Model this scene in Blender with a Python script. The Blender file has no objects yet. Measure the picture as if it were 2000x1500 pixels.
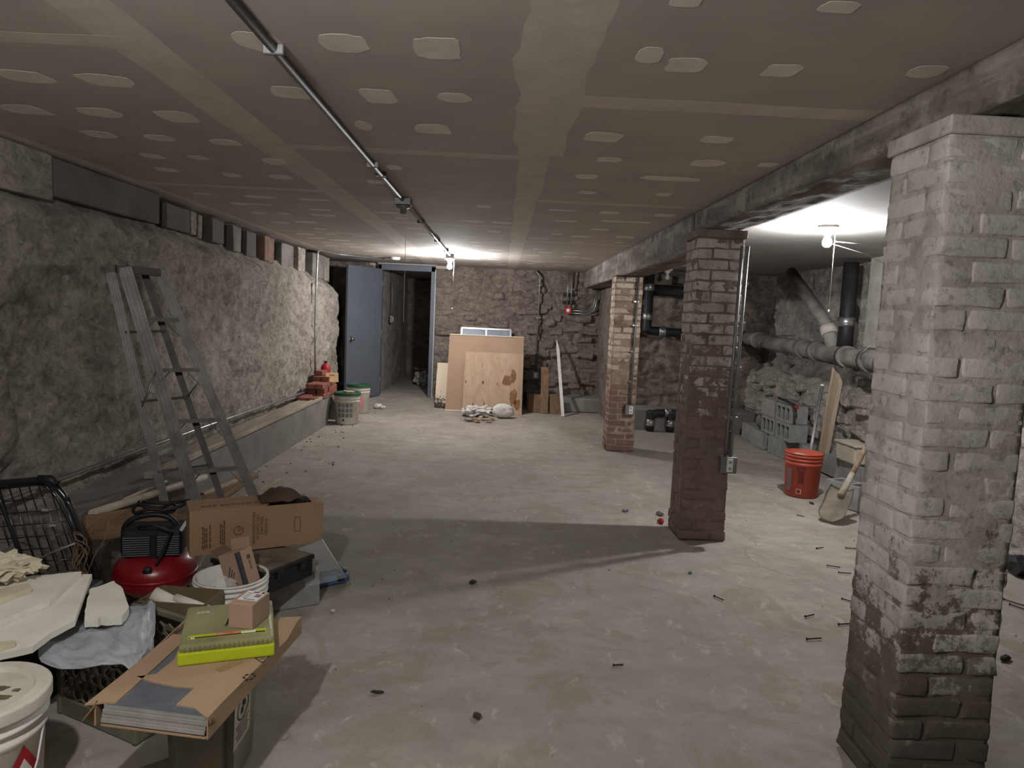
import bpy, bmesh, math, random
from mathutils import Vector, Matrix, Euler, noise
random.seed(11)
PI = math.pi
SC = bpy.context.scene
COL = SC.collection

# ------------------------------------------------------------------ camera, world, exposure
CAM_H = 1.40
FPX = 1370.0
YAW, PIT, ROLL = 0.0177, 0.0956, -0.0440
_f = Vector((math.sin(YAW)*math.cos(PIT), math.cos(YAW)*math.cos(PIT), -math.sin(PIT)))
_r0 = Vector((math.cos(YAW), -math.sin(YAW), 0))
_d0 = _f.cross(_r0)
_r = math.cos(ROLL)*_r0 + math.sin(ROLL)*_d0
_d = -math.sin(ROLL)*_r0 + math.cos(ROLL)*_d0
cam_data = bpy.data.cameras.new('camera')
cam_data.sensor_fit = 'HORIZONTAL'; cam_data.sensor_width = 36.0
cam_data.lens = 36.0*FPX/2000.0
cam_data.clip_start = 0.05; cam_data.clip_end = 100
cam = bpy.data.objects.new('camera', cam_data)
COL.objects.link(cam)
cam.matrix_world = Matrix(((_r.x, -_d.x, -_f.x, 0), (_r.y, -_d.y, -_f.y, 0), (_r.z, -_d.z, -_f.z, CAM_H), (0, 0, 0, 1)))
SC.camera = cam

world = bpy.data.worlds.new('world'); SC.world = world; world.use_nodes = True
world.node_tree.nodes['Background'].inputs[0].default_value = (0.0, 0.0, 0.0, 1)
SC.view_settings.view_transform = 'Standard'
SC.view_settings.look = 'None'
SC.view_settings.gamma = 1.0
SC.view_settings.exposure = 0.06
SC.cycles.use_denoising = True
SC.cycles.max_bounces = 8
SC.cycles.diffuse_bounces = 5
SC.cycles.sample_clamp_indirect = 4.0

BULB_FAR, BULB_AISLE, BULB_NEAR = 3000.0, 2500.0, 2200.0     # emission strength of the three lit bulbs
CEIL = 2.14; AISLE_CEIL = 2.10
WL, BACK = -2.37, 11.1            # left wall plane, back wall plane

def ray(px, py):
    v = _r*((px-1000)/FPX) + _d*((py-750)/FPX) + _f
    return v
def atY(px, py, Y):
    v = ray(px, py); return Vector((0, 0, CAM_H)) + v*(Y/v.y)
def atX(px, py, X):
    v = ray(px, py); return Vector((0, 0, CAM_H)) + v*(X/v.x)
def atZ(px, py, z=0.0):
    v = ray(px, py); return Vector((0, 0, CAM_H)) + v*((z-CAM_H)/v.z)

# ------------------------------------------------------------------ materials
MATS = {}
def lin(c):
    return tuple((x/12.92 if x <= 0.04045 else ((x+0.055)/1.055)**2.4) for x in c)
def rgb(r, g, b):
    return lin((r/255.0, g/255.0, b/255.0))
class NT:
    def __init__(s, name):
        s.m = bpy.data.materials.new(name); s.m.use_nodes = True
        s.t = s.m.node_tree; s.t.nodes.clear()
        s.out = s.t.nodes.new('ShaderNodeOutputMaterial')
        s.b = s.t.nodes.new('ShaderNodeBsdfPrincipled')
        s.t.links.new(s.b.outputs[0], s.out.inputs[0])
        s.tc = s.t.nodes.new('ShaderNodeTexCoord')
    def n(s, typ, **kw):
        nd = s.t.nodes.new(typ)
        for k, v in kw.items(): setattr(nd, k, v)
        return nd
    def l(s, a, b): s.t.links.new(a, b)
    def co(s, scale=(1, 1, 1), which='Object'):
        mp = s.n('ShaderNodeMapping'); mp.inputs['Scale'].default_value = scale
        s.l(s.tc.outputs[which], mp.inputs[0]); return mp.outputs[0]
    def noise(s, scale, detail=6, rough=.55, mscale=(1, 1, 1), dist=0, which='Object'):
        nd = s.n('ShaderNodeTexNoise'); nd.inputs['Scale'].default_value = scale
        nd.inputs['Detail'].default_value = detail; nd.inputs['Roughness'].default_value = rough
        nd.inputs['Distortion'].default_value = dist
        s.l(s.co(mscale, which), nd.inputs['Vector']); return nd.outputs['Fac']
    def ramp(s, fac, stops):
        nd = s.n('ShaderNodeValToRGB'); e = nd.color_ramp.elements
        while len(e) < len(stops): e.new(.5)
        for el, (p, c) in zip(e, stops):
            el.position = p; el.color = (*c, 1) if len(c) == 3 else c
        s.l(fac, nd.inputs[0]); return nd.outputs[0]
    def mix(s, fac, a, b, mode='MIX'):
        nd = s.n('ShaderNodeMix', data_type='RGBA', blend_type=mode)
        for sock, v in ((nd.inputs[0], fac), (nd.inputs[6], a), (nd.inputs[7], b)):
            if hasattr(v, 'links'): s.l(v, sock)
            elif isinstance(v, (int, float)): sock.default_value = v
            else: sock.default_value = (*v, 1)
        return nd.outputs[2]
    def math(s, op, a, b=0.0, clamp=False):
        nd = s.n('ShaderNodeMath', operation=op, use_clamp=clamp)
        for sock, v in ((nd.inputs[0], a), (nd.inputs[1], b)):
            if hasattr(v, 'links'): s.l(v, sock)
            else: sock.default_value = v
        return nd.outputs[0]
    def bump(s, h, strength=.4, dist=.01):
        nd = s.n('ShaderNodeBump'); nd.inputs['Strength'].default_value = strength
        nd.inputs['Distance'].default_value = dist
        s.l(h, nd.inputs['Height']); s.l(nd.outputs[0], s.b.inputs['Normal'])
    def fin(s, color=None, rough=.8, metal=0, spec=.3):
        if color is not None:
            if hasattr(color, 'links'): s.l(color, s.b.inputs['Base Color'])
            else: s.b.inputs['Base Color'].default_value = (*color, 1)
        if hasattr(rough, 'links'): s.l(rough, s.b.inputs['Roughness'])
        else: s.b.inputs['Roughness'].default_value = rough
        s.b.inputs['Metallic'].default_value = metal
        s.b.inputs['Specular IOR Level'].default_value = spec
        return s.m

def M(name, c1, c2=None, scale=6, rough=.75, metal=0, bump=0, bscale=60, spec=.3, objrand=0, mscale=(1, 1, 1), lo=.35, hi=.68, bdist=.004):
    """simple mottled procedural material, cached by name"""
    if name in MATS: return MATS[name]
    t = NT(name)
    c2 = c2 or tuple(x*.8 for x in c1)
    col = t.ramp(t.noise(scale, 7, .6, mscale), [(lo, c2), (hi, c1)])
    if objrand:
        oi = t.n('ShaderNodeObjectInfo'); hs = t.n('ShaderNodeHueSaturation')
        v = t.math('MULTIPLY_ADD', oi.outputs['Random'], objrand*2); v.node.inputs[2].default_value = 1-objrand
        t.l(v, hs.inputs['Value']); t.l(col, hs.inputs['Color']); col = hs.outputs[0]
    if bump: t.bump(t.noise(bscale, 5, .6, mscale), bump, bdist)
    MATS[name] = t.fin(col, rough, metal, spec)
    return MATS[name]

def mat_floor():
    t = NT('worn_concrete_floor')
    a = t.noise(.9, 8, .62); b = t.noise(5, 8, .65, (1, 1.6, 1)); c = t.noise(38, 4, .7)
    col = t.ramp(a, [(.32, rgb(146, 140, 132)), (.5, rgb(160, 153, 144)), (.66, rgb(172, 165, 154))])
    col = t.mix(t.ramp(b, [(.35, (.6, .6, .6)), (.6, (0, 0, 0))]), col, rgb(136, 129, 119))
    col = t.mix(t.ramp(c, [(.66, (0, 0, 0)), (.74, (.55, .55, .55))]), col, rgb(112, 103, 92))
    v = t.n('ShaderNodeTexVoronoi', feature='DISTANCE_TO_EDGE'); v.inputs['Scale'].default_value = .42
    wob = t.n('ShaderNodeTexNoise'); wob.inputs['Scale'].default_value = 3; t.l(t.co(), wob.inputs['Vector'])
    add = t.n('ShaderNodeVectorMath', operation='MULTIPLY_ADD'); add.inputs[1].default_value = (.35, .35, .35)
    t.l(wob.outputs['Color'], add.inputs[0]); t.l(t.co(), add.inputs[2]); t.l(add.outputs[0], v.inputs['Vector'])
    crack = t.ramp(v.outputs['Distance'], [(0, (.5, .5, .5)), (.0035, (0, 0, 0))])
    gate = t.ramp(t.noise(.8, 2), [(.56, (0, 0, 0)), (.6, (1, 1, 1))])
    col = t.mix(t.mix(1.0, crack, gate, 'MULTIPLY'), col, rgb(108, 98, 86))
    d = t.noise(2.3, 9, .72, (1, 1, 1), .8)
    col = t.mix(t.ramp(d, [(.50, (0, 0, 0)), (.60, (.55, .55, .55)), (.70, (.2, .2, .2))]), col, rgb(134, 123, 106))
    col = t.mix(t.ramp(t.noise(11, 6, .7, (1, .6, 1), .5), [(.58, (0, 0, 0)), (.68, (.6, .6, .6))]), col, rgb(188, 181, 170))
    t.bump(t.math('ADD', b, t.math('MULTIPLY', c, .4)), .35, .006)
    return t.fin(col, t.ramp(b, [(.3, (.75, .75, .75)), (.7, (.92, .92, .92))]), 0, .25)

def mat_stone(name, dark, mid, pale, hi=.62, scale=2.2, grime=.5):
    t = NT(name)
    a = t.noise(scale, 9, .68, (1, 1, 1.5), .4); b = t.noise(9, 8, .7, (1, 1, 1.4), .6); c = t.noise(45, 5, .7)
    f = t.math('MULTIPLY_ADD', b, .55); t.l(t.math('MULTIPLY', a, .45), f.node.inputs[2])
    col = t.ramp(f, [(.34, dark), (.47, mid), (hi, pale)])
    col = t.mix(t.ramp(c, [(.28, (grime, grime, grime)), (.46, (0, 0, 0))]), col, tuple(x*.42 for x in dark))
    col = t.mix(t.ramp(t.noise(1.3, 5), [(.58, (0, 0, 0)), (.7, (.4, .4, .4))]), col, tuple(x*.6 for x in mid))
    e = t.noise(17, 7, .75, (1, 1, 1.2), 1.0)
    col = t.mix(t.ramp(e, [(.55, (0, 0, 0)), (.66, (.7, .7, .7))]), col, tuple(min(1, x*1.15) for x in pale))
    col = t.mix(t.ramp(e, [(.33, (.65, .65, .65)), (.44, (0, 0, 0))]), col, tuple(x*.55 for x in dark))
    t.bump(t.math('ADD', t.math('ADD', t.math('MULTIPLY', b, 1.0), t.math('MULTIPLY', c, .35)), t.math('MULTIPLY', e, .8)), 1.0, .026)
    return t.fin(col, .92, 0, .15)

def mat_brick(name, red_a, red_b, wash_a, wash_b, zmid, zspan, wash=.5, base_dark=None):
    """brick that keeps remains of old limewash: more of it higher up the pillar"""
    t = NT(name)
    geo = t.n('ShaderNodeNewGeometry'); sep = t.n('ShaderNodeSeparateXYZ'); t.l(geo.outputs['Position'], sep.inputs[0])
    def wn(scale, detail, rough=.65):
        nd = t.n('ShaderNodeTexNoise'); nd.inputs['Scale'].default_value = scale
        nd.inputs['Detail'].default_value = detail; nd.inputs['Roughness'].default_value = rough
        t.l(geo.outputs['Position'], nd.inputs['Vector']); return nd.outputs['Fac']
    oi = t.n('ShaderNodeObjectInfo')
    base = t.mix(oi.outputs['Random'], red_a, red_b)
    base = t.mix(t.ramp(wn(14, 6), [(.4, (0, 0, 0)), (.7, (.6, .6, .6))]), base, tuple(x*.55 for x in red_a))
    h = t.math('MULTIPLY', t.math('SUBTRACT', sep.outputs['Z'], zmid), 1.0/zspan)
    m = t.math('ADD', t.math('ADD', h, t.math('MULTIPLY', t.math('SUBTRACT', wn(11, 9, .78), .5), 4.2)), t.math('MULTIPLY', t.math('SUBTRACT', oi.outputs['Random'], .5), .4))
    m = t.ramp(m, [(.42, (0, 0, 0)), (.62, (1, 1, 1))])
    w = t.ramp(wn(5, 7), [(.35, wash_b), (.65, wash_a)])
    col = t.mix(m, base, w)
    grime = t.ramp(wn(26, 6, .75), [(.3, (.8, .8, .8)), (.47, (0, 0, 0))])
    col = t.mix(grime, col, tuple(x*.4 for x in wash_b))
    if base_dark is not None:
        s = t.ramp(t.math('ADD', sep.outputs['Z'], t.math('MULTIPLY', wn(6, 5), .7)), [(base_dark-.15+.35, (.8, .8, .8)), (base_dark+.3+.35, (0, 0, 0))])
        col = t.mix(s, col, rgb(72, 66, 58))  # colour gets darker towards the foot of the pillar
    t.bump(t.math('ADD', wn(16, 6), t.math('MULTIPLY', wn(70, 4), .5)), .7, .008)
    return t.fin(col, .92, 0, .15)

def mat_wood(name, c1, c2, axis='Y', scale=1.0, rough=.75, knots=False):
    if name in MATS: return MATS[name]
    t = NT(name)
    ms = {'X': (.6, 9, 9), 'Y': (9, .6, 9), 'Z': (9, 9, .6)}[axis]
    ms = tuple(x*scale for x in ms)
    a = t.noise(2.2, 8, .62, ms, .8); b = t.noise(9, 4, .6, ms)
    col = t.ramp(a, [(.33, c2), (.62, c1)])
    col = t.mix(t.ramp(b, [(.3, (.35, .35, .35)), (.5, (0, 0, 0))]), col, tuple(x*.6 for x in c2))
    if knots:
        k = t.noise(2.1, 5, .6, (1, 1, .6))
        col = t.mix(t.ramp(k, [(.60, (0, 0, 0)), (.68, (.85, .85, .85))]), col, tuple(x*.33 for x in c2))
    t.bump(b, .25, .002)
    MATS[name] = t.fin(col, rough, 0, .25); return MATS[name]

def emis(name, color, strength):
    m = bpy.data.materials.new(name); m.use_nodes = True; nt = m.node_tree; nt.nodes.clear()
    o = nt.nodes.new('ShaderNodeOutputMaterial'); e = nt.nodes.new('ShaderNodeEmission')
    e.inputs[0].default_value = (*color, 1); e.inputs[1].default_value = strength
    nt.links.new(e.outputs[0], o.inputs[0]); return m

def mat_glass(name, tint=(1, 1, 1), rough=.05, alpha=.25):
    """thin clear plastic: mostly transparent with a glossy skin"""
    m = bpy.data.materials.new(name); m.use_nodes = True; nt = m.node_tree; nt.nodes.clear()
    o = nt.nodes.new('ShaderNodeOutputMaterial'); tr = nt.nodes.new('ShaderNodeBsdfTransparent'); gl = nt.nodes.new('ShaderNodeBsdfPrincipled')
    tr.inputs[0].default_value = (*tint, 1); gl.inputs['Base Color'].default_value = (*tint, 1); gl.inputs['Roughness'].default_value = rough
    mx = nt.nodes.new('ShaderNodeMixShader'); mx.inputs[0].default_value = alpha
    nt.links.new(tr.outputs[0], mx.inputs[1]); nt.links.new(gl.outputs[0], mx.inputs[2]); nt.links.new(mx.outputs[0], o.inputs[0])
    return m

# ------------------------------------------------------------------ mesh builder
class MB:
    def __init__(s): s.bm = bmesh.new()
    def box(s, c, size, rot=None, bevel=0, seg=1):
        m = Matrix.Translation(Vector(c))
        if rot is not None: m = m @ (rot.to_4x4() if isinstance(rot, Matrix) else Euler(rot).to_matrix().to_4x4())
        m = m @ Matrix.Diagonal((*size, 1))
        r = bmesh.ops.create_cube(s.bm, size=1, matrix=m)
        if bevel:
            es = list({e for v in r['verts'] for e in v.link_edges})
            bmesh.ops.bevel(s.bm, geom=es, offset=bevel, segments=seg, affect='EDGES', profile=.6)
        return s
    def hexa(s, p):
        """8 corner points: bottom ring then top ring"""
        vs = [s.bm.verts.new(Vector(q)) for q in p]
        for f in ((3, 2, 1, 0), (4, 5, 6, 7), (0, 1, 5, 4), (1, 2, 6, 5), (2, 3, 7, 6), (3, 0, 4, 7)):
            s.bm.faces.new([vs[i] for i in f])
        return s
    def beam(s, a, b, w, h, up=(0, 0, 1), bevel=0):
        a, b = Vector(a), Vector(b); z = (b-a); L = z.length; z.normalize()
        x = Vector(up).cross(z)
        if x.length < 1e-4: x = Vector((1, 0, 0)).cross(z)
        x.normalize(); y = z.cross(x)
        R = Matrix((x, y, z)).transposed()
        return s.box((a+b)/2, (w, h, L), R, bevel)
    def tube(s, pts, r, n=10, cap=True, closed=False):
        pts = [Vector(p) for p in pts]; rings = []
        N = len(pts); prev = None
        rs = r if isinstance(r, (list, tuple)) else [r]*N
        for i, p in enumerate(pts):
            if closed: tg = pts[(i+1) % N]-pts[i-1]
            elif i == 0: tg = pts[1]-pts[0]
            elif i == N-1: tg = pts[-1]-pts[-2]
            else: tg = (pts[i+1]-p).normalized()+(p-pts[i-1]).normalized()
            if tg.length < 1e-9: tg = Vector((0, 0, 1))
            tg.normalize()
            if prev is None:
                u = tg.orthogonal().normalized()
            else:
                u = prev-tg*prev.dot(tg)
                u = u.normalized() if u.length > 1e-6 else tg.orthogonal().normalized()
            prev = u; v = tg.cross(u)
            rings.append([s.bm.verts.new(p+(u*math.cos(2*PI*k/n)+v*math.sin(2*PI*k/n))*rs[i]) for k in range(n)])
        for i in range(N if closed else N-1):
            A, B = rings[i], rings[(i+1) % N]
            for k in range(n):
                f = s.bm.faces.new((A[k], A[(k+1) % n], B[(k+1) % n], B[k])); f.smooth = True
        if cap and not closed:
            s.bm.faces.new(rings[0][::-1]); s.bm.faces.new(rings[-1])
        return s
    def lathe(s, prof, n=32, axis=None, c=(0, 0, 0), smooth=True):
        """prof: list of (radius, height); axis: optional rotation matrix"""
        R = axis.to_3x3() if axis is not None else Matrix.Identity(3)
        c = Vector(c); rings = []
        for (r, h) in prof:
            if r < 1e-6: rings.append([s.bm.verts.new(c+R@Vector((0, 0, h)))])
            else: rings.append([s.bm.verts.new(c+R@Vector((r*math.cos(2*PI*k/n), r*math.sin(2*PI*k/n), h))) for k in range(n)])
        for A, B in zip(rings, rings[1:]):
            for k in range(n):
                a = [A[k % len(A)], A[(k+1) % n % len(A)]] if len(A) > 1 else [A[0]]
                b = [B[(k+1) % n % len(B)], B[k % len(B)]] if len(B) > 1 else [B[0]]
                if len(a)+len(b) < 3: continue
                f = s.bm.faces.new(a+b); f.smooth = smooth
        return s
    def prism(s, poly, z0, z1, m=None):
        m = m or Matrix.Identity(4)
        lo = [s.bm.verts.new(m@Vector((x, y, z0))) for x, y in poly]
        hi = [s.bm.verts.new(m@Vector((x, y, z1))) for x, y in poly]
        n = len(poly)
        s.bm.faces.new(lo[::-1]); s.bm.faces.new(hi)
        for k in range(n): s.bm.faces.new((lo[k], lo[(k+1) % n], hi[(k+1) % n], hi[k]))
        return s
    def frame(s, outer, inner, z0, z1, m=None):
        """plate with a hole: both loops have the same number of points"""
        m = m or Matrix.Identity(4); n = len(outer)
        L = [[s.bm.verts.new(m@Vector((x, y, z))) for x, y in lp] for z in (z0, z1) for lp in (outer, inner)]
        o0, i0, o1, i1 = L
        for k in range(n):
            j = (k+1) % n
            s.bm.faces.new((o0[j], o0[k], i0[k], i0[j])); s.bm.faces.new((o1[k], o1[j], i1[j], i1[k]))
            s.bm.faces.new((o0[k], o0[j], o1[j], o1[k])); s.bm.faces.new((i0[j], i0[k], i1[k], i1[j]))
        return s
    def ball(s, c, r, sub=2, squash=(1, 1, 1), jit=0, freq=3.0, seed=0, rot=None):
        m = Matrix.Translation(Vector(c))
        if rot is not None: m = m @ Euler(rot).to_matrix().to_4x4()
        r_ = bmesh.ops.create_icosphere(s.bm, subdivisions=sub, radius=1)
        for v in r_['verts']:
            k = 1+jit*noise.noise(v.co*freq+Vector((seed*3.1, seed*1.7, seed)))
            v.co = m @ Vector((v.co.x*squash[0]*r*k, v.co.y*squash[1]*r*k, v.co.z*squash[2]*r*k))
        for v in r_['verts']:
            for f in v.link_faces: f.smooth = True
        return s
    def grid(s, fn, nu, nv, smooth=True, flip=False):
        V = [[s.bm.verts.new(Vector(fn(i/nu, j/nv))) for j in range(nv+1)] for i in range(nu+1)]
        for i in range(nu):
            for j in range(nv):
                q = (V[i][j], V[i+1][j], V[i+1][j+1], V[i][j+1])
                f = s.bm.faces.new(q[::-1] if flip else q); f.smooth = smooth
        return s
    def jitter(s, amp, freq, seed=0):
        for v in s.bm.verts:
            p = v.co*freq+Vector((seed, seed*2.3, -seed))
            v.co += Vector((noise.noise(p), noise.noise(p+Vector((17, 3, 5))), noise.noise(p+Vector((5, 29, 11)))))*amp
        return s
    def mesh(s, name, mat, sharp=35):
        me = bpy.data.meshes.new(name)
        bmesh.ops.recalc_face_normals(s.bm, faces=s.bm.faces[:]) if s.fixn else None
        s.bm.to_mesh(me); s.bm.free()
        if mat is not None: me.materials.append(mat)
        return me
    fixn = True
    def build(s, name, mat, parent=None, off=None, smooth=None):
        """off: world base of the parent when the mesh was built in world coordinates"""
        if off is not None: bmesh.ops.translate(s.bm, verts=s.bm.verts[:], vec=-Vector(off))
        me = s.mesh(name, mat)
        if smooth is not None: me.polygons.foreach_set('use_smooth', [smooth]*len(me.polygons))
        o = bpy.data.objects.new(name, me); COL.objects.link(o)
        if parent is not None: o.parent = parent
        return o

def tag(o, label, cat, group=None):
    o['label'] = label; o['category'] = cat
    if group: o['group'] = group
    return o
def struct(o): o['kind'] = 'structure'; return o
def thing(name, label, cat, loc=(0, 0, 0), rotz=0, group=None):
    o = bpy.data.objects.new(name, None); COL.objects.link(o); o.empty_display_size = .05
    o.location = loc; o.rotation_euler = (0, 0, rotz)
    return tag(o, label, cat, group)
def inst(me, name, parent, m=None, loc=None, rot=None):
    o = bpy.data.objects.new(name, me); COL.objects.link(o); o.parent = parent
    if m is not None: o.matrix_local = m
    if loc is not None: o.location = loc
    if rot is not None: o.rotation_euler = rot
    return o
def arc(a, corner, b, n=6):
    """rounded bend through corner"""
    a, c, b = Vector(a), Vector(corner), Vector(b)
    return [(1-t)*(1-t)*a+2*t*(1-t)*c+t*t*b for t in [i/n for i in range(n+1)]]
def bent(pts, r):
    """polyline with rounded corners of radius r"""
    pts = [Vector(p) for p in pts]; out = [pts[0]]
    for p, q, s_ in zip(pts, pts[1:], pts[2:]):
        out += arc(q+(p-q).normalized()*r, q, q+(s_-q).normalized()*r)
    return out+[pts[-1]]
def text(name, s, size, mat, parent, m, align='LEFT', squeeze=1.0):
    cu = bpy.data.curves.new(name, 'FONT'); cu.body = s; cu.size = size; cu.align_x = align; cu.extrude = .0004
    tmp = bpy.data.objects.new(name, cu); COL.objects.link(tmp)
    bpy.context.view_layer.update()
    me = bpy.data.meshes.new_from_object(tmp.evaluated_get(bpy.context.evaluated_depsgraph_get()))
    bpy.data.objects.remove(tmp); bpy.data.curves.remove(cu)
    me.name = name; me.materials.clear(); me.materials.append(mat)
    o = bpy.data.objects.new(name, me); COL.objects.link(o); o.parent = parent
    o.matrix_local = m @ Matrix.Diagonal((squeeze, 1, 1, 1))
    return o
def basis(o, x, y):
    """4x4 matrix with origin o, x axis x, y axis y (orthonormalised)"""
    x = Vector(x).normalized(); y = Vector(y); y = (y-x*y.dot(x)).normalized(); z = x.cross(y)
    m = Matrix((x, y, z)).transposed().to_4x4(); m.translation = Vector(o); return m
def fr(p, H=1.0, lac=2.0, oc=4): return noise.fractal(Vector(p), H, lac, oc)
def stones(y, z, sy=.34, sz=.19, seed=0):
    """0 in the joints, 1 on the face of irregular coursed stones"""
    row = z/sz+.25*noise.noise(Vector((y*1.1, z*1.3, seed)))
    d = noise.voronoi(Vector((y/sy+7*seed+.5*math.floor(row), row, seed)))[0]
    return min(1.0, (d[1]-d[0])/.16)

# ================================================================== STRUCTURE
def sstep(a, b, x):
    t = max(0.0, min(1.0, (x-a)/(b-a))); return t*t*(3-2*t)

# ---- floor
def floor_z(x, y):
    return .004*fr((x*1.2, y*1.2, 0)) + .085*sstep(10.0, 11.2, y)*sstep(-.55, -1.0, x)
mb = MB()
def fn(u, v):
    x, y = -3.2+7.3*u, -1.6+16.2*v
    return (x, y, floor_z(x, y)-.004)
mb.grid(fn, 90, 200)
struct(mb.build('floor', mat_floor()))

# ---- ceiling: drywall boards with joint compound
BOARD = M('drywall_paper_grey', rgb(184, 174, 165), rgb(172, 163, 154), 3, .9, bump=.05, bscale=200)
MUD = M('joint_compound', rgb(226, 217, 208), rgb(210, 201, 191), 9, .9, bump=.15, bscale=40)
ceiling = struct(MB().box((-.66, 4.8, CEIL+.02), (4.4, 12.9, .04)).build('ceiling', BOARD))
def blob(cx, cy, wx, wy, seed, n=18, jag=.22, corner=.5):
    pts = []
    for k in range(n):
        a = 2*PI*k/n; c, s_ = math.cos(a), math.sin(a)
        e = 1.0-corner
        rx = math.copysign(abs(c)**(.35+.65*e), c); ry = math.copysign(abs(s_)**(.35+.65*e), s_)
        q = 1+jag*noise.noise(Vector((c*1.7+seed*5.3, s_*1.7, seed*2.9)))+.06*noise.noise(Vector((c*6, s_*6, seed)))
        pts.append((cx+wx/2*rx*q, cy+wy/2*ry*q))
    return pts
def mud_patch(cx, cy, wx, wy, seed):
    mb = MB().prism(blob(cx, cy, wx, wy, seed, corner=.2+.6*random.random()), CEIL-.00050-.000003*(seed % 30), CEIL+.001)
    mb.build('joint_compound_patch', MUD, ceiling)
# screw patches whose places can be read off the boards
PATCH = [(507,82,96,36),(672,85,96,38),(855,95,100,44),(1270,108,56,34),(1341,128,88,30),(1530,138,80,28),(1810,140,80,26),(205,157,96,24),(574,182,90,24),(740,188,68,28),(887,191,70,20),(50,150,90,24),(195,220,80,18),(346,228,70,22),(50,215,80,18),(710,246,36,18),(845,252,70,20),(1177,268,74,18),(1400,273,66,14),(1190,312,52,10),(1382,319,72,14),(1146,345,48,10),(1308,349,130,8),(312,270,56,12),(438,278,56,12),(195,263,60,14),(297,305,40,10),(387,308,32,8),(537,316,46,12),(325,332,40,8),(452,342,36,8),(548,346,42,8),(770,327,30,10),(740,356,46,7),(1146,376,40,6),(1295,380,30,7),(1500,322,40,8),(1340,4,60,22),(1640,14,80,26)]
for i, (x, y, w, h) in enumerate(PATCH):
    c = atZ(x, y, CEIL); wx = atZ(x+w/2, y, CEIL).x-atZ(x-w/2, y, CEIL).x; wy = atZ(x, y+h/2, CEIL).y-atZ(x, y-h/2, CEIL).y
    mud_patch(c.x, c.y, wx*.95, abs(wy)*.95, i)
k = 100
for yy in [4.95, 5.35, 5.75, 6.3, 6.75, 7.2, 7.65, 8.05, 8.5, 9.0, 9.4, 9.85, 10.3]:
    for xx in [-2.05, -1.75, -1.4, -.85, -.35, -.12, .38, .72, 1.02]:
        if random.random() < .72:
            mud_patch(xx+random.uniform(-.08, .08), yy+random.uniform(-.08, .08), random.uniform(.1, .22), random.uniform(.06, .13), k); k += 1
STRIPS = []
STRIPM = M('thin_joint_compound', rgb(206, 196, 186), rgb(192, 183, 173), 7, .9, bump=.15, bscale=40)
def mud_strip(a, b, w, seed, wob=.25):
    a, b = Vector((*a, 0)), Vector((*b, 0)); d = (b-a); L = d.length; d.normalize(); p = Vector((-d.y, d.x, 0))
    n = max(8, int(L/.08)); le, re = [], []
    for i in range(n+1):
        q = a+d*(L*i/n)
        wl = w/2*(1+wob*noise.noise(Vector((i*.22, seed*3.7, 0)))+.12*noise.noise(Vector((i*1.3, seed, 9))))
        wr = w/2*(1+wob*noise.noise(Vector((i*.22, seed*3.7, 40)))+.12*noise.noise(Vector((i*1.3, seed, 49))))
        le.append(q+p*wl); re.append(q-p*wr)
    mb = MB()
    STRIPS.append(1); z0, z1 = CEIL-.00010-.000015*len(STRIPS), CEIL+.001
    for A, B, C, D in zip(le, le[1:], re[1:], re):
        mb.hexa([(v.x, v.y, z0) for v in (A, B, C, D)]+[(v.x, v.y, z1) for v in (A, B, C, D)])
    bmesh.ops.remove_doubles(mb.bm, verts=mb.bm.verts[:], dist=1e-5)
    mb.build('joint_compound_strip', STRIPM, ceiling)
mud_strip((-1.1, -1.5), (-1.1, 11.0), .17, 1, .15)
mud_strip((.12, -1.5), (.12, 11.0), .14, 2, .2)
mud_strip((.13, .9), (.13, 3.3), .22, 3, .35)
for j, (xa, xb, y) in enumerate([(.12, 1.25, 2.47), (-1.1, .12, 3.36), (.12, 1.25, 4.55), (-2.36, -1.1, 4.57), (-2.36, -1.1, 2.13), (-1.1, .12, 5.95), (.12, 1.25, 6.95), (-2.36, -1.1, 7.0), (-1.1, .12, 8.4), (.12, 1.25, 9.3), (-2.36, -1.1, 9.4)]):
    mud_strip((xa, y), (xb, y), .09+.03*(j == 0), 10+j, .25)
mud_strip((-2.33, -1.5), (-2.33, 9.9), .06, 40, .5)
AISLEB = M('aisle_ceiling_paint', rgb(152, 149, 144), rgb(140, 137, 132), 3, .85)
struct(MB().box((2.85, 3.95, AISLE_CEIL+.03), (2.72, 11.3, .06)).build('ceiling', AISLEB))

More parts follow.
